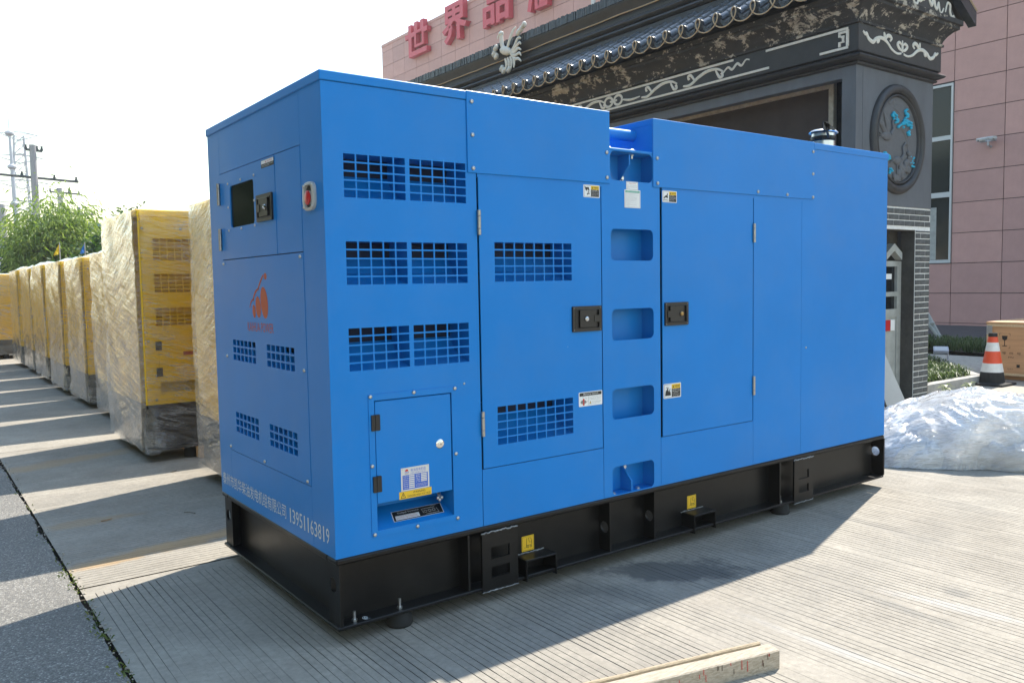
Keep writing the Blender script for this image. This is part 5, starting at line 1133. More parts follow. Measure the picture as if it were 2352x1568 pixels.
for sg in (1, -1):
    mb = MB(); q = [(EX-.06, EZ-.10), (RX, RZ-.08), (RX, RZ+.07), (EX-.06, EZ+.05)]; q = [(RX+sg*(x-RX), z) for x, z in q]; V = [(x, 1.555, z) for x, z in q]+[(x, 1.64, z) for x, z in q]
    mb.add(V, [(0, 1, 2, 3), (7, 6, 5, 4), (0, 4, 5, 1), (1, 5, 6, 2), (2, 6, 7, 3), (3, 7, 4, 0)]); mb.build('verge_board', 'tile_dark', roof, smooth=0)
    mb = MB(); mb.tube([(RX+sg*(EX-.06-RX), 1.55, EZ+.06), (RX, 1.55, RZ+.08)], .008, 6); mb.build('verge_rope', 'rope', roof)
Fg_ = FY(Y0g-.19)
for sg in (1, -1):
    mx = lambda x: RX+sg*x
    scroll(Fg_, [(mx(.05), 4.34), (mx(.10), 4.27), (mx(.17), 4.25), (mx(.2), 4.33), (mx(.24), 4.42), (mx(.28), 4.27), (mx(.33), 4.22), (mx(.36), 4.31), (mx(.40), 4.22), (mx(.44), 4.20), (mx(.47), 4.27), (mx(.50), 4.19), (mx(.54), 4.18), (mx(.58), 4.23)], .019, gb, 1)
    scroll(Fg_, [(mx(.62), 4.20), (mx(.66), 4.30), (mx(.72), 4.29), (mx(.72), 4.22), (mx(.76), 4.17), (mx(.80), 4.19), (mx(.83), 4.15)], .017, gb, 1)
for (x, z, r) in ((7.22, 4.27, .05), (7.39, 4.27, .05), (7.305, 4.22, .045), (7.305, 4.36, .06)): scroll(Fg_, [(x+r*math.cos(k*.6), z+r*math.sin(k*.6)) for k in range(12)], .016, gb, 1, taper=False)
# tile columns: mesh made once, shared
def tile_col():
    mb = MB(); V = []; F = []; n_ = 8; t0 = 0; Ls = RX-.30-EX; ns = 5
    for s_ in range(ns):
        for e_, rr in ((0, .063), (1, .055)):
            xx = Ls*(s_+e_)/ns; zz = xx*sl_
            for k in range(n_+1):
                a = math.pi*k/n_; V.append((xx-math.sin(a)*rr*sl_*.4, rr*math.cos(a), zz+.012+rr*math.sin(a)))
    for r_ in range(2*ns-1):
        for k in range(n_): F.append((r_*(n_+1)+k, r_*(n_+1)+k+1, (r_+1)*(n_+1)+k+1, (r_+1)*(n_+1)+k))
    mb.add(V, F); o = mb.build('cover_tile', 'tile_lit', smooth=50); me = o.data; bpy.data.objects.remove(o)
    mb = MB(); mb.lathe([(.066, 0), (.066, .022), (.056, .024), (.052, .016), (.03, .020), (.012, .026), (0, .026)], (.01, 0, .035), (-1, 0, -.1), 18); o = mb.build('tile_end', 'tile_dark', smooth=40); me2 = o.data; bpy.data.objects.remove(o)
    mb = MB(); pts = [(-.075, .03), (-.07, -.01), (-.04, -.05), (0, -.085), (.04, -.05), (.07, -.01), (.075, .03), (.04, .0), (0, -.012), (-.04, .0)]
    V = [(-.012, y, z) for y, z in pts]+[(.006, y, z) for y, z in pts]; k = len(pts); mb.add(V, [(0, 1, 9), (1, 2, 9), (2, 8, 9), (2, 3, 8), (3, 4, 8), (4, 7, 8), (4, 5, 7), (5, 6, 7)]+[(i, k+i, k+(i+1) % k, (i+1) % k) for i in range(k)]); 
    mb.tube([(-.013, -.03, -.02), (-.014, 0, -.04), (-.013, .03, -.02), (-.013, 0, -.03)], .005, 5)
    o = mb.build('drip_tile', 'tile_dark', smooth=0); me3 = o.data; bpy.data.objects.remove(o)
    return me, me2, me3
T1, T2, T3 = tile_col(); TY = [2.06+.2515*k for k in range(42)]
for y in TY:
    for me, nm, dy in ((T1, 'cover_tile', 0), (T2, 'tile_end', 0), (T3, 'drip_tile', .1258)):
        o = bpy.data.objects.new(nm, me); col.objects.link(o); o.parent = roof; o.location = Vector((EX-.0, y+dy, EZ+.012))-wloc(roof)
rp = []
for k in range(0, 41*20):
    t = 2*math.pi*k/20; kk = int(round(t/(2*math.pi))); jz = .012*noise.noise((k*.07, 3, 1))
    rp.append((EX-.033-.006*math.sin(t), 2.06+.2515*t/(2*math.pi)-.088*math.sin(t), EZ+.022+.087*math.cos(t)+jz))
mb = MB(); mb.tube(rp, .0075, 6); tag(mb.build('rope_light', 'rope', origin=(EX, 2.06, EZ)), 'tan rope light looped round the roof tile ends of the gatehouse eave', 'rope light')
# ridge
prof = [(.30, 4.66), (.30, 4.80), (.285, 4.81)]+tor(.27, 4.815, 4.90, .05)+[(.24, 4.905)]+tor(.215, 4.92, 5.02, .055)+[(.2, 5.025), (.2, 5.10), (.22, 5.11), (.235, 5.16), (.27, 5.22), (.28, 5.25), (.28, 5.262), (.2, 5.266)]
mb = MB(); V = []
for y in (1.62, 12.65): V += [(RX-p, y, z) for p, z in prof]+[(RX+p, y, z) for p, z in reversed(prof)]
n_ = 2*len(prof); mb.add(V, [(k, n_+k, n_+(k+1) % n_, (k+1) % n_) for k in range(n_)]+[tuple(range(n_)), tuple(range(n_, 2*n_))[::-1]]); rg = mb.build('ridge', 'render_dark', gh, smooth=40)
mb = MB()
for k in range(430):
    y = 1.65+k*.0255; mb.box(RX-.285-random.uniform(0, .012), y, 5.264, RX+.285, y+.0215, 5.385+random.uniform(-.006, .01), 0)
mb.build('ridge_tiles', 'tile_dark', rg, smooth=0, kind='stuff')
mb = MB(); mb.tube([(RX-.245, y, 5.105+.012*noise.noise((y*2, 0, 0))) for y in np.arange(1.7, 12.6, .2)], .010, 6); tag(mb.build('rope_light', 'rope', origin=(RX-.245, 1.7, 5.1)), 'straight tan rope light strung along the gatehouse ridge moulding', 'rope light')
# phoenix-like plaster ornament on the ridge
FR_ = FX(RX-.33); orn = thing('plaster_ornament', (RX-.33, 8.3, 4.9), 'white plaster bird and flower ornament fixed to the gatehouse ridge', 'ornament')
def blobs(lst, name):
    mb = MB()
    for (a, b, ra, rb, an) in lst:
        n_ = 10; V = []; F = []
        for i in range(6):
            t = math.pi*i/5-math.pi/2
            for k in range(n_):
                u, v = ra*math.cos(t)*math.cos(k*.6283), rb*math.cos(t)*math.sin(k*.6283); c_, s_ = math.cos(R(an)), math.sin(R(an)); V.append(FR_.p(a+u*c_-v*s_, b+u*s_+v*c_, .04*math.sin(t)))
        for i in range(5):
            for k in range(n_): F.append((i*n_+k, i*n_+(k+1) % n_, (i+1)*n_+(k+1) % n_, (i+1)*n_+k))
        mb.add(V, F)
    return mb.build(name, 'plaster_white', orn, smooth=60)
o_a = -8.33
blobs([(o_a, 5.2, .17, .075, -20)], 'body'); blobs([(o_a-.12, 5.5, .06, .05, 10)], 'head'); scroll(FR_, [(o_a-.04, 5.22), (o_a-.10, 5.34), (o_a-.11, 5.47)], .045, orn, 0, 'neck', False)
scroll(FR_, [(o_a-.15, 5.5), (o_a-.20, 5.48), (o_a-.22, 5.44)], .02, orn, 0, 'beak'); 
for j in range(4): scroll(FR_, [(o_a+.02, 5.22), (o_a+.10+.03*j, 5.30+.05*j), (o_a+.14+.05*j, 5.42+.03*j)], .026, orn, 0, 'wing_feather')
for j in range(5): scroll(FR_, [(o_a+.12, 5.14), (o_a+.24, 5.12+.05*(j-2)), (o_a+.34+.03*(j % 2), 5.16+.08*(j-2)), (o_a+.42, 5.12+.09*(j-2))], .026, orn, 0, 'tail_feather')
for j in range(4): scroll(FR_, [(o_a-.02+.07*j, 5.08), (o_a+.02+.07*j, 4.98), (o_a-.02+.08*j, 4.88)], .028, orn, 0, 'leaf_spray')
for (a, b) in ((-.28, 5.30), (-.33, 5.22), (-.27, 5.16), (.42, 5.43), (.50, 5.48), (.36, 5.40), (-.12, 4.93), (-.06, 4.88), (.08, 4.87)): blobs([(o_a+a, b, .055, .04, 40), (o_a+a+.02, b+.02, .03, .045, 0)], 'flower')
# oval medallion on the side wall
ox, oz, orx, orz = 7.33, 2.825, .535, .575
def oval(mb, fr, cx, cz, prof, n_=56, mi=0):
    V = []
    for (k, d) in prof:
        for i in range(n_): a = 2*math.pi*i/n_; V.append(fr.p(cx+(orx+k)*math.cos(a), cz+(orz+k)*math.sin(a), d))
    mb.add(V, [(j*n_+i, j*n_+(i+1) % n_, (j+1)*n_+(i+1) % n_, (j+1)*n_+i) for j in range(len(prof)-1) for i in range(n_)], mi)
Fm = FY(Y0g); med = thing('wall_medallion', (ox, Y0g, oz-orz), 'oval grey relief medallion with cranes and turquoise leaves on the gatehouse side wall', 'medallion')
mb = MB(); oval(mb, Fm, ox, oz, [(.0, -.002)]+[(-.05+.05*math.cos(math.pi*k/8), .05*math.sin(math.pi*k/8)) for k in range(9)]+[(-.104, .012)]+[(-.118+.014*math.cos(math.pi*k/5), .012+.02*math.sin(math.pi*k/5)) for k in range(6)]+[(-.135, .004)]); mb.build('oval_frame', 'render_dark', med, smooth=50)
mb = MB(); n_ = 48; V = [Fm.p(ox+(orx-.13)*math.cos(2*math.pi*i/n_), oz+(orz-.13)*math.sin(2*math.pi*i/n_), .004) for i in range(n_)]; mb.add(V, [tuple(range(n_))]); mb.build('relief_ground', 'relief', med, smooth=0)
def rel(pts, r, name='branch', m_='relief', taper=True): scroll(Fm, [(ox+a, oz+b) for a, b in pts], r, med, 1, name, taper, m_)
rel([(.22, -.05), (.17, .05), (.10, .12), (-.02, .2), (-.08, .24)], .022); rel([(.17, .04), (.16, .14), (.2, .22)], .015); rel([(.24, -.12), (.2, -.03), (.27, .05), (.29, .14)], .016)
rel([(-.2, .40), (-.16, .36), (-.1, .40), (-.06, .34), (-.02, .36)], .02, 'cloud'); rel([(-.1, .33), (0, .30), (.06, .26)], .015, 'cloud')
def rock(a, b, r):
    mb = MB(); mb.ellip((ox+a, Y0g-.012, oz+b), (r*random.uniform(.8, 1.2), .02, r*random.uniform(.8, 1.2)), 8, 6); mb.build('rock', 'relief', med)
for k in range(42):
    t = random.random(); a = .22-.42*t**1.6+random.gauss(0, .05); b = -.12-.32*math.sin(t*1.57)+random.gauss(0, .03)
    if (a/(orx-.15))**2+(b/(orz-.15))**2 < .95: rock(a, b, random.uniform(.025, .05))
def flower(a, b, n_=7, s_=.0175):
    mb = MB()
    for k in range(n_): mb.ellip((ox+a+random.gauss(0, s_*1.2), Y0g-.016, oz+b+random.gauss(0, s_*1.0)), (s_*.85, .018, s_*.7), 7, 5)
    mb.build('leaf_cluster', 'cyan_leaf', med)
for (a, b, q) in ((-.1, .25, 12), (-.05, .20, 8), (.16, .30, 10), (.19, .25, 5), (.03, .14, 5), (.10, .17, 8), (.14, .2, 8), (.2, .19, 8), (.26, .17, 7), (.20, .08, 7), (-.26, -.17, 6), (-.19, -.19, 7), (.27, -.18, 6), (.28, -.22, 6), (-.16, -.33, 5)): flower(a, b, q)
def crane(a, b, s_, fly):
    mb = MB(); sh = lambda u, v: (ox+a+u*s_, Y0g-.012, oz+b+v*s_)
    c_ = sh(0, 0); mb.ellip(c_, (.09*s_, .02, .05*s_), 10, 6); mb.tube([sh(.06, .02), sh(.12, .08), sh(.10, .16), sh(.15, .2)], [.02*s_, .016*s_, .013*s_, .012*s_], 6); mb.ellip(sh(.16, .2), (.022*s_, .014, .018*s_), 8, 5); mb.tube([sh(.17, .2), sh(.24, .19)], [.008*s_, .003*s_], 5)
    if fly:
        mb.tube([sh(-.02, .02), sh(-.10, .11), sh(-.21, .17)], [.028*s_, .034*s_, .004*s_], 8, flat=(1, .5)); mb.tube([sh(.02, .03), sh(0, .14), sh(-.07, .24)], [.026*s_, .034*s_, .004*s_], 8, flat=(1, .5))
    else:
        for u in (-.02, .03): mb.tube([sh(u, -.04), sh(u+.01, -.22)], [.01*s_, .007*s_], 5)
    for j in range(3): mb.tube([sh(-.07, 0), sh(-.16, -.03+.03*j)], [.015*s_, .006*s_], 5)
    mb.build('crane_relief', 'relief', med, smooth=60)
crane(-.22, .02, 1.0, True); crane(.0, -.22, .95, False)
# brick lower storey on the side, door opening and recessed steel door
mb = MB(); DX0, DX1, DZ = 6.98, 7.756, 1.884
panel(mb, FY(Y0g+.0075), X0+.002, 0, X1, 2.124, [(DX0, 0, DX1, DZ)], d=0, t=.15); bw = mb.build('mortar_bed', 'mortar', gh, smooth=0)
bh, bl, jt = .0535, .206, .0105; nr = 33
_bm = {}
def brick(x0, x1, z0, z1):
    kx = (round(x1-x0, 3), round(z1-z0, 3))
    if kx not in _bm:
        mb = MB(); mb.box(0, 0, 0, x1-x0, .05, z1-z0, 0, .003); o = mb.build('brick', 'brick_grey', smooth=0); _bm[kx] = o.data; bpy.data.objects.remove(o)
    o = bpy.data.objects.new('brick', _bm[kx]); col.objects.link(o); o.parent = bw; o.location = Vector((x0, Y0g+random.uniform(0, .004), z0))-wloc(bw)
for r_ in range(nr):
    z0 = .004+r_*(bh+jt); z1 = z0+bh
    if z1 > 2.12: break
    spans = [(X0+.004, X1-.002)] if z0 > DZ-.004 else [(X0+.004, DX0-.004), (DX1+.004, X1-.002)]
    if z0 <= DZ-.004 < z1: z1 = DZ-.006
    for (s0, s1) in spans:
        x = s0-(0 if r_ % 2 else bl*.5)
        while x < s1-.02:
            a, b_ = max(x, s0), min(x+bl, s1)
            if b_-a > .02: brick(a, b_, z0, z1)
            x += bl+jt
mb = MB(); mb.box(DX1-.006, Y0g+.014, 0, DX1+.06, 2.0, DZ-.008); mb.box(DX0-.06, Y0g+.014, 0, DX0+.006, 2.0, DZ-.008); mb.box(DX0-.06, Y0g+.014, DZ-.007, DX1+.06, 2.0, DZ+.06); mb.box(DX0-.06, 2.06, 0, DX1+.06, 2.08, DZ+.06); mb.build('door_jamb', 'dark_jamb', gh, smooth=0)
dr = thing('steel_door', (7.37, 2.0, 0), 'worn grey steel door with dark glass pane recessed in the gatehouse brick wall', 'door')
Fd = FY(2.0)
mb = MB(); slab(mb, Fd, DX0+.01, .03, DX1-.09, .93, -.03, 0, 0); mb.build('lower_leaf', 'door_paint', dr, smooth=0)
for (a0, b0, a1, b1) in ((DX1-.09, .0, DX1-.005, 1.55), (DX0+.005, .0, DX0+.06, 1.55), (DX0+.06, .93, DX1-.09, 1.02), (DX0+.06, 1.16, DX1-.09, 1.21), (DX0+.06, 1.49, DX1-.09, 1.55)): mb = MB(); slab(mb, Fd, a0, b0, a1, b1, -.04, .012, 0); mb.build('door_rail', 'door_paint', dr, smooth=0)
mb = MB(); rect(mb, Fd, DX0+.06, 1.02, DX1-.09, 1.49, -.02, 0); mb.build('glass_pane', 'dark_glass', dr, smooth=0)
mb = MB(); slab(mb, Fd, DX1-.32, 1.35, DX1-.16, 1.41, -.018, -.014, 0); mb.build('paper_strip', 'white', dr, smooth=0)
for (a, w_, m_) in ((DX1-.31, .09, 'red_plastic'), (DX1-.21, .08, 'white')): mb = MB(); slab(mb, Fd, a, .78, a+w_, .90, 0, .012, 0); mb.build('lock_tag', m_, dr, smooth=0)
for sg in (-1, 1): mb = MB(); c_ = DX1-.24; V = [Fd.p(c_, 1.74, .06), Fd.p(c_+sg*.16, 1.64, .06), Fd.p(c_+sg*.16, 1.56, .06), Fd.p(c_, 1.66, .06)]; mb.add(V+[v+Vector((0, .08, 0)) for v in V], [(0, 1, 2, 3), (7, 6, 5, 4), (0, 4, 5, 1), (1, 5, 6, 2), (2, 6, 7, 3), (3, 7, 4, 0)]); mb.build('peaked_header', 'door_paint', dr, smooth=0)
# ================================================================== PINK FACTORY BUILDING
PX = 22.3; pb = thing('factory_building', (PX, 8, 0), 'large pink panel clad factory building with red rooftop lettering and white framed windows', 'building')
mb = MB(); mb.box(PX+.03, -10, -.02, 40, 41.40, 15.30); mb.box(PX+.5, -10, 15.3, 40, 24, 17.6); core = mb.build('wall_core', 'joint_dark', pb, smooth=0)  # higher wing out of view, added so its shadow covers the cone
Fp = FX(PX+.028); PW, PH, YB = 1.32, .829, 7.09
mb = MB(); slab(mb, Fp, -1.32/2+.009, .009, 1.32/2-.009, PH-.009, 0, .028, 0); mb.v = [(x-PX, y, z) for x, y, z in mb.v]; o = mb.build('wall_panel', 'pink_panel', smooth=0); PM = o.data; bpy.data.objects.remove(o)
rest = MB()
for k in range(-13, 26):
    yc = YB+PW*(k+.5)
    if yc+PW/2 > 41.5: continue
    for r_ in range(-1, 18):
        z0 = .067+PH*r_
        if r_ == -1: z0, = (-.76,)
        if 8.4 < yc < 11.1 and 1.71 < z0 < 6.6: continue
        vis = (yc < 9.5 and yc > 5.5 and z0 < 9.5) or (yc > 24 and z0 > 11.5)
        if z0+PH > 15.45: continue
        if vis and z0 > -.5:
            o = bpy.data.objects.new('wall_panel', PM); col.objects.link(o); o.parent = pb; o.location = Vector((PX, yc, z0))-wloc(pb)
        else: slab(rest, Fp, -yc-PW/2+.009, z0+.009, -yc+PW/2-.009, z0+PH-.009, 0, .028, 0)
for k in range(-13, 26): yc = YB+PW*(k+.5); slab(rest, Fp, -yc-PW/2+.009, .067+PH*18+.009, -yc+PW/2-.009, 15.31, 0, .028, 0)
rest.build('wall_cladding', 'pink_panel', pb, smooth=0, kind='stuff')
mb = MB(); mb.box(PX-.03, 24, 15.30, PX+.6, 41.42, 15.45); mb.build('parapet_cap', 'pink_panel', pb, smooth=0)
wb0, wb1, wz0, wz1 = -11.03, -8.425, 1.74, 6.66
mb = MB(); rect(mb, Fp, wb0, wz0, wb1, wz1, .004, 0); pane_b = mb.build('window_pane', 'window_glass', pb, smooth=0)
for (a0, b0, a1, b1) in ((wb0, wz0, wb1, wz0+.09), (wb0, 3.56, wb1, 3.70), (wb0, 5.13, wb1, 5.25), (wb0, wz1-.07, wb1, wz1), (wb1-.05, wz0+.09, wb1, 3.56), (wb1-.05, 3.70, wb1, 5.13), (wb1-.05, 5.25, wb1, wz1-.07), (wb0+1.2, wz0+.09, wb0+1.27, 3.56), (wb0+1.2, 3.70, wb0+1.27, 5.13)):
    mb = MB(); slab(mb, Fp, a0, b0, a1, b1, .005, .06, 0); mb.build('window_frame', 'alu_white', pb, smooth=0)
mb = MB(); slab(mb, Fp, -9.2, wz0+.1, -8.85, 3.3, .0045, .0055, 0); mb.build('curtain', 'door_paint', pb, smooth=0)
for ch, a0, a1, b0, b1 in (('世', -38.1, -35.75, 13.85, 15.6), ('界', -34.25, -31.95, 13.66, 15.55), ('品', -30.55, -28.45, 13.62, 15.4), ('牌', -27.05, -25.05, 13.4, 15.2)):
    mb = MB(); text(mb, Fp, ch, a0, b0, a1, b1, .05, 0, depth=.28, bold=.028); mb.build('sign_letter', 'red_letter', pb, smooth=0)
    mb = MB(); mb.tube([Fp.p((a0+a1)/2, b0+.6, 0), Fp.p((a0+a1)/2, b0+.6, .1)], .03, 6); mb.build('letter_bracket', 'galv', pb)
sc_ = thing('security_camera', (PX, 7.42, 4.72), 'pair of white bullet security cameras on a bracket on the pink wall', 'security camera')
mb = MB(); mb.tube([(PX, 7.42, 4.78), (PX-.18, 7.42, 4.82), (PX-.18, 7.42, 4.92)], .03, 8); mb.tube([(PX-.18, 7.62, 4.92), (PX-.18, 7.22, 4.92)], .025, 8); mb.build('bracket', 'galv', sc_)
for sg in (-1, 1):
    d = Vector((-.5, .55*sg, -.10)).normalized(); c_ = Vector((PX-.2, 7.42+sg*.10, 4.97)); mb = MB(); mb.tube([c_-d*.10, c_+d*.14], .045, 12); mb.tube([c_-d*.12+Vector((0, 0, .02)), c_+d*.18+Vector((0, 0, .02))], .052, 12, flat=(2, .75)); mb.build('camera_housing', 'alu_white', sc_); mb = MB(); mb.tube([c_+d*.14, c_+d*.15], .038, 12); mb.build('lens', 'ink', sc_)
lp = at_x(1363, 12, 20.5); mb = MB(); mb.tube([(20.5, lp.y, 0), (20.5, lp.y, 13.5)], [.12, .085], 10); tag(mb.build('white_post', 'alu_white', origin=(20.5, lp.y, 0)), 'tall white post rising behind the gatehouse ridge before the pink building', 'post')
# A-shaped barrier leg
mb = MB(); q0 = at_z(2162, 800, 0); mb.tube([(15.1, 5.05, 0), (15.3, 5.75, 1.05)], .04, 6); mb.tube([(15.1, 5.05, .0), (14.9, 5.75, 1.05)], .03, 6); mb.tube([(15.17, 5.3, .45), (15.0, 5.4, .45)], .025, 6); tag(mb.build('sawhorse', 'door_paint', origin=(15.1, 5.05, 0)), 'grey leaning barrier leg standing behind the brick pier', 'barrier')
# ================================================================== BACKGROUND AT THE LEFT
def leaves(P_, D, l, w_, m_, name, parent, droop=.3):
    """P: positions, D: rough directions; each leaf a thin bent pair of quads"""
    n_ = len(P_); D = D/np.linalg.norm(D, axis=1)[:, None]; rnd = RNG.normal(size=(n_, 3)); S = np.cross(D, rnd); S /= np.linalg.norm(S, axis=1)[:, None]
    ll = l*RNG.uniform(.6, 1.3, n_)[:, None]; ww = w_*RNG.uniform(.7, 1.3, n_)[:, None]
    a = P_; m1 = P_+D*ll*.5; e = P_+D*ll; e[:, 2] -= (ll*droop)[:, 0]
    V = np.stack([a, m1+S*ww*.5, e, m1-S*ww*.5], 1).reshape(-1, 3); I = np.arange(n_)*4; F = np.stack([I, I+1, I+2, I+3], 1)
    o0 = wloc(parent); me = bpy.data.meshes.new(name); me.from_pydata((V-np.array(o0)).tolist(), [], F.tolist()); me.materials.append(M[m_]); me.update()
    o = bpy.data.objects.new(name, me); col.objects.link(o); o.parent = parent; return o
def bamboo(base, h, spread, nc, nl, label, m_='leaf_bamboo', name='bamboo_clump', cat='bamboo'):
    root = thing(name, base, label, cat); b = Vector(base); mb = MB(); P_ = []; D = []
    for k in range(nc):
        a = random.uniform(0, 6.28); rr = spread*random.uniform(.15, 1)**.7; hh = h*random.uniform(.6, 1.05)*(1-.25*(rr/spread)**2); s = Vector((b.x+.25*math.cos(a), b.y+.25*math.sin(a), 0)); pts = []
        for i in range(9):
            t = i/8; z = hh*(t*1.12-.24*t**3.2); pts.append(s+Vector((math.cos(a)*rr*t**1.9, math.sin(a)*rr*t**1.9, z)))
        mb.tube(pts, [.022*(1-.8*i/8) for i in range(9)], 5)
        for j in range(nl):
            t = random.uniform(.22, 1)**.8; i = min(7, int(t*8)); p = pts[i].lerp(pts[i+1], t*8-i); g_ = .30*h/4
            P_.append((p.x+random.gauss(0, g_), p.y+random.gauss(0, g_), max(.1, p.z+random.gauss(0, g_*.8)))); D.append((math.cos(a)*.6+random.gauss(0, .7), math.sin(a)*.6+random.gauss(0, .7), -.35+random.gauss(0, .4)))
    mb.build('culms', 'bark', root); leaves(np.array(P_), np.array(D), .17*h/4, .042*h/4, m_, 'foliage', root, .35)
    return root
def tree(base, h, crown, nl, label, m_='leaf_dark', name='leafy_tree', leaf=.14):
    root = thing(name, base, label, 'tree'); b = Vector(base); mb = MB(); mb.tube([b, b+Vector((.05, 0, h*.3)), b+Vector((-.05, .05, h*.55)), b+Vector((0, 0, h*.85))], [h*.03, h*.025, h*.017, h*.005], 8)
    P_ = []; D = []
    for k in range(26):
        a = random.uniform(0, 6.28); z = h*random.uniform(.32, .95); rr = crown*math.sqrt(max(.05, 1-((z/h-.58)/.45)**2))*random.uniform(.45, 1); e = b+Vector((math.cos(a)*rr, math.sin(a)*rr, z)); s = b+Vector((0, 0, z*.7)); mb.tube([s, s.lerp(e, .55)+Vector((0, 0, .08*h*.3)), e], [h*.011, h*.007, h*.003], 5)
        n_ = nl//26; g_ = crown*.26
        for j in range(n_):
            v = Vector((random.gauss(0, 1), random.gauss(0, 1), random.gauss(0, .8))); P_.append(tuple(e+v*g_)); D.append(tuple(v+Vector((0, 0, -.3))))
    mb.build('trunk', 'bark', root); leaves(np.array(P_), np.array(D), leaf, leaf*.55, m_, 'crown', root, .15)
    return root
bp_ = at_y(128, 600, 27); bamboo((bp_.x, 27, 0), 4.95, 1.0, 120, 210, 'bright green bamboo clump with drooping tips behind the wrapped generators')
dp_ = at_y(72, 600, 29); tree((dp_.x+.15, 29, 0), 3.4, .75, 6000, 'dark green tree left of the bamboo clump', leaf=.17)
tp_ = at_y(212, 600, 21); tree((tp_.x+.45, 21.5, 0), 3.15, .9, 8000, 'dark glossy evergreen tree between the bamboo and the tall wrapped generator', leaf=.13)
tree((tp_.x+3.9, 34, 0), 4.9, .7, 1600, 'leafy tree hidden behind the tall wrapped generator with only its tip showing', leaf=.2)
src = tree((-10, -5, 0), 9.0, 3.3, 9500, 'broad dark tree of an unseen row added to darken the generator end faces', leaf=.34)  # unseen row, added to block sky light and give dark reflections
for i, (x, y, s_) in enumerate(((-10.6, .2, 1.05), (-9.8, 5.4, .95), (-10.4, 10.5, 1.1), (-10, 16, 1.0), (-10.8, 22, 1.05), (-11, 29, 1.1))):
    r_ = src.copy(); col.objects.link(r_); r_.location = (x, y, 0); r_.scale = (s_, s_, s_); r_.rotation_euler = (0, 0, i*1.3)
    for ch in src.children: dup(ch, r_)
    r_['group'] = 'added unseen trees'
src['group'] = 'added unseen trees'
# poles and masts
def pole(u, vtop, d_y, r0, r1, label, arms=(), name='utility_pole'):
    p = at_y(u, vtop, d_y); b = Vector((p.x, d_y, 0)); root = thing(name, b, label, 'pole'); mb = MB(); mb.tube([b, Vector((p.x, d_y, p.z))], [r0, r1], 12); mb.build('shaft', 'pole_concrete', root)
    for (dz, l0, l1) in arms:
        mb = MB(); mb.tube([(p.x-l0, d_y, p.z-dz+.05*l0), (p.x+l1, d_y, p.z-dz-.05*l1)], .06, 6); mb.build('crossarm', 'pole_dark', root)
        for x in (-l0*.95, -l0*.3, l1*.45, l1*.95): mb = MB(); mb.lathe([(.05, 0), (.07, .08), (.04, .16), (.06, .22), (0, .24)], (p.x+x, d_y, p.z-dz-.05*x), (0, 0, 1), 8); mb.build('insulator', 'pole_dark', root)
    return root
pole(74.5, 333, 43, .19, .15, 'tall grey concrete utility pole with one long crossarm above the bamboo', [(1.55, 1.7, 1.9), (.25, .3, .4)])
pole(137, 432, 60, .19, .16, 'shorter concrete utility pole with a transformer arm right of the bamboo top', [(1.6, .2, 2.0), (.3, .6, 1.2)])
pole(181, 476, 74, .18, .14, 'distant small utility pole above the far end of the bamboo')
pole(3, 470, 52, .25, .2, 'thick grey pole at the road beside the wrapped row')
ms = at_y(17, 250, 110); m0 = Vector((ms.x+.4, 110, 0)); rt = thing('monopole_mast', m0, 'slender pale tapering telecom mast beside the lattice tower', 'mast'); hh = ms.z
j1, j2 = at_y(19, 308, 110).z, at_y(21, 385, 110).z; top = Vector((ms.x, 110, hh))
mb = MB(); mb.tube([m0, m0.lerp(top, j2/hh)], [.34, .22], 10); mb.build('lower_shaft', 'galv', rt); mb = MB(); mb.tube([m0.lerp(top, j2/hh), m0.lerp(top, j1/hh)], [.2, .14], 10); mb.build('middle_shaft', 'galv', rt); mb = MB(); mb.tube([m0.lerp(top, j1/hh), top], [.06, .03], 8); mb.build('spire', 'galv', rt)
for z_ in (j1, j2, at_y(24, 470, 110).z): mb = MB(); c_ = m0.lerp(top, z_/hh); mb.lathe([(.25, -.2), (.5, 0), (.5, .2), (.25, .4)], c_, (0, 0, 1), 12); mb.build('collar', 'galv', rt)
def lattice():
    D_ = 150; tl, tr_ = at_y(31, 312, D_), at_y(54, 316, D_); bl_, br = at_y(22, 480, D_), at_y(58, 480, D_); zt, zm = tl.z, bl_.z
    cx = (tl.x+tr_.x)/2; wt, wm = (tr_.x-tl.x)/2, (br.x-bl_.x)/2
    root = thing('lattice_tower', (cx, D_, 0), 'pale steel lattice power transmission tower far behind the bamboo', 'tower')
    W_ = lambda z: wt+(wm-wt)*max(0, (zt-z)/(zt-zm)); r = .13; mb = MB(); cor = lambda z: [Vector((cx+a*W_(z), D_+b*W_(z), z)) for a, b in ((-1, -1), (1, -1), (1, 1), (-1, 1))]
    z = [0]; zs = [zt]
    while zs[-1] > 2: zs.append(max(0, zs[-1]-2.2*W_(zs[-1])*.9))
    for k in range(4): mb.tube([cor(zt)[k], cor(0)[k]], [r*.7, r], 5)
    mb.build('legs', 'galv', root); mb = MB()
    for a, b in zip(zs[:-1], zs[1:]):
        A, B = cor(a), cor(b)
        for k in range(4): mb.tube([A[k], B[(k+1) % 4]], .055, 4); mb.tube([A[(k+1) % 4], B[k]], .055, 4); mb.tube([A[k], A[(k+1) % 4]], .055, 4)
    mb.build('bracing', 'galv', root)
    for (v, w_) in ((310, 1.6), (362, 2.1), (420, 2.4), (468, 2.3)):
        z = at_y(40, v, D_).z; mb = MB(); l = W_(z)*w_+1.6
        for yy in (-.6, .6): mb.tube([(cx-l, D_, z+.1), (cx, D_+yy, z+.5), (cx+l, D_, z+.1)], .065, 4); mb.tube([(cx-l, D_, z+.1), (cx, D_+yy, z-.9), (cx+l, D_, z+.1)], .055, 4)
        mb.build('crossarm', 'galv', root)
lattice()
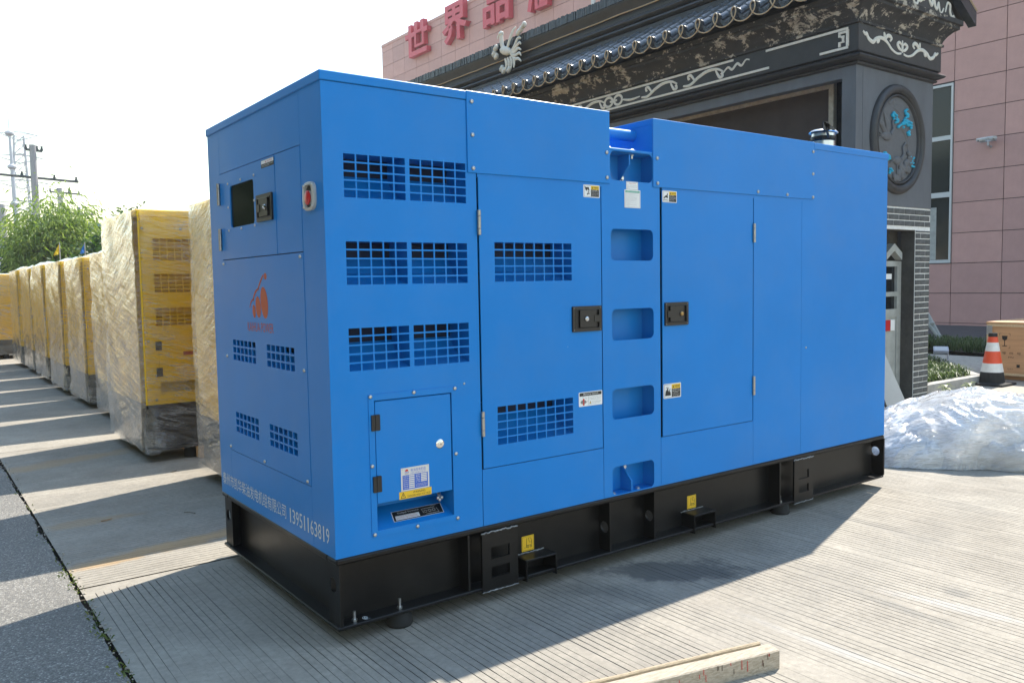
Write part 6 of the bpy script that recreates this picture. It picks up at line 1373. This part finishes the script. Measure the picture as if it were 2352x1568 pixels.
for i, (u, v, m_, lb) in enumerate(((137, 572, 'flag_yellow', 'small yellow pennant flag above the wrapped generators'), (195, 570, 'flag_blue', 'small blue pennant flag above the wrapped generators'))):
    p = at_y(u, v, 16.6+i*2); rt = thing('pennant_flag', (p.x, p.y, 0), lb, 'flag'); mb = MB(); mb.tube([(p.x, p.y, 0), (p.x, p.y, p.z+.14)], .01, 6); mb.build('staff', 'galv', rt)
    mb = MB(); V = []
    for k in range(6):
        t = k/5; V += [(p.x-.01-.11*t, p.y+.03*math.sin(t*6), p.z+.10-.22*t), (p.x-.01-.10*t*(1-i*.3), p.y+.03*math.sin(t*6+1), p.z-.10-.04*t)]
    mb.add(V, [(2*k, 2*k+1, 2*k+3, 2*k+2) for k in range(5)]); mb.build('cloth', m_, rt)
sh = at_y(205, 512, 62); rt = thing('distant_shed', (sh.x, 62, 0), 'distant pale shed with a blue roof strip behind the trees', 'shed')
mb = MB(); mb.box(sh.x-3, 62, 0, sh.x+9, 72, sh.z-.5); mb.build('wall', 'shed_wall', rt, smooth=0); mb = MB(); mb.box(sh.x-3.3, 61.7, sh.z-.5, sh.x+9.3, 72.3, sh.z, 0); mb.build('roof', 'shed_roof', rt, smooth=0)
s2 = at_y(0, 575, 80); rt = thing('distant_shed', (s2.x-6, 80, 0), 'low pale factory shed far down the road', 'shed'); mb = MB(); mb.box(s2.x-14, 80, 0, s2.x+1.4, 90, s2.z-.6); mb.build('wall', 'shed_wall', rt, smooth=0); mb = MB(); mb.box(s2.x-14.3, 79.7, s2.z-.6, s2.x+1.7, 90.3, s2.z, 0); mb.build('roof', 'shed_roof', rt, smooth=0)

# ================================================================== HAZE
mb = MB(); mb.box(-400, -400, -1.05, 400, 400, 45)
hz = mb.build('haze', 'soil', smooth=0); hz['kind'] = 'stuff'; tag(hz, 'thin pale haze in the air over the whole yard', 'haze')
hm_ = bpy.data.materials.new('haze_air'); hm_.use_nodes = True; n = hm_.node_tree.nodes; n.remove(n['Principled BSDF'])
pv = n.new('ShaderNodeVolumePrincipled'); pv.inputs['Density'].default_value = .0009; pv.inputs['Color'].default_value = (.93, .95, 1, 1); pv.inputs['Anisotropy'].default_value = .3
hm_.node_tree.links.new(pv.outputs[0], n['Material Output'].inputs['Volume']); hz.data.materials.clear(); hz.data.materials.append(hm_)
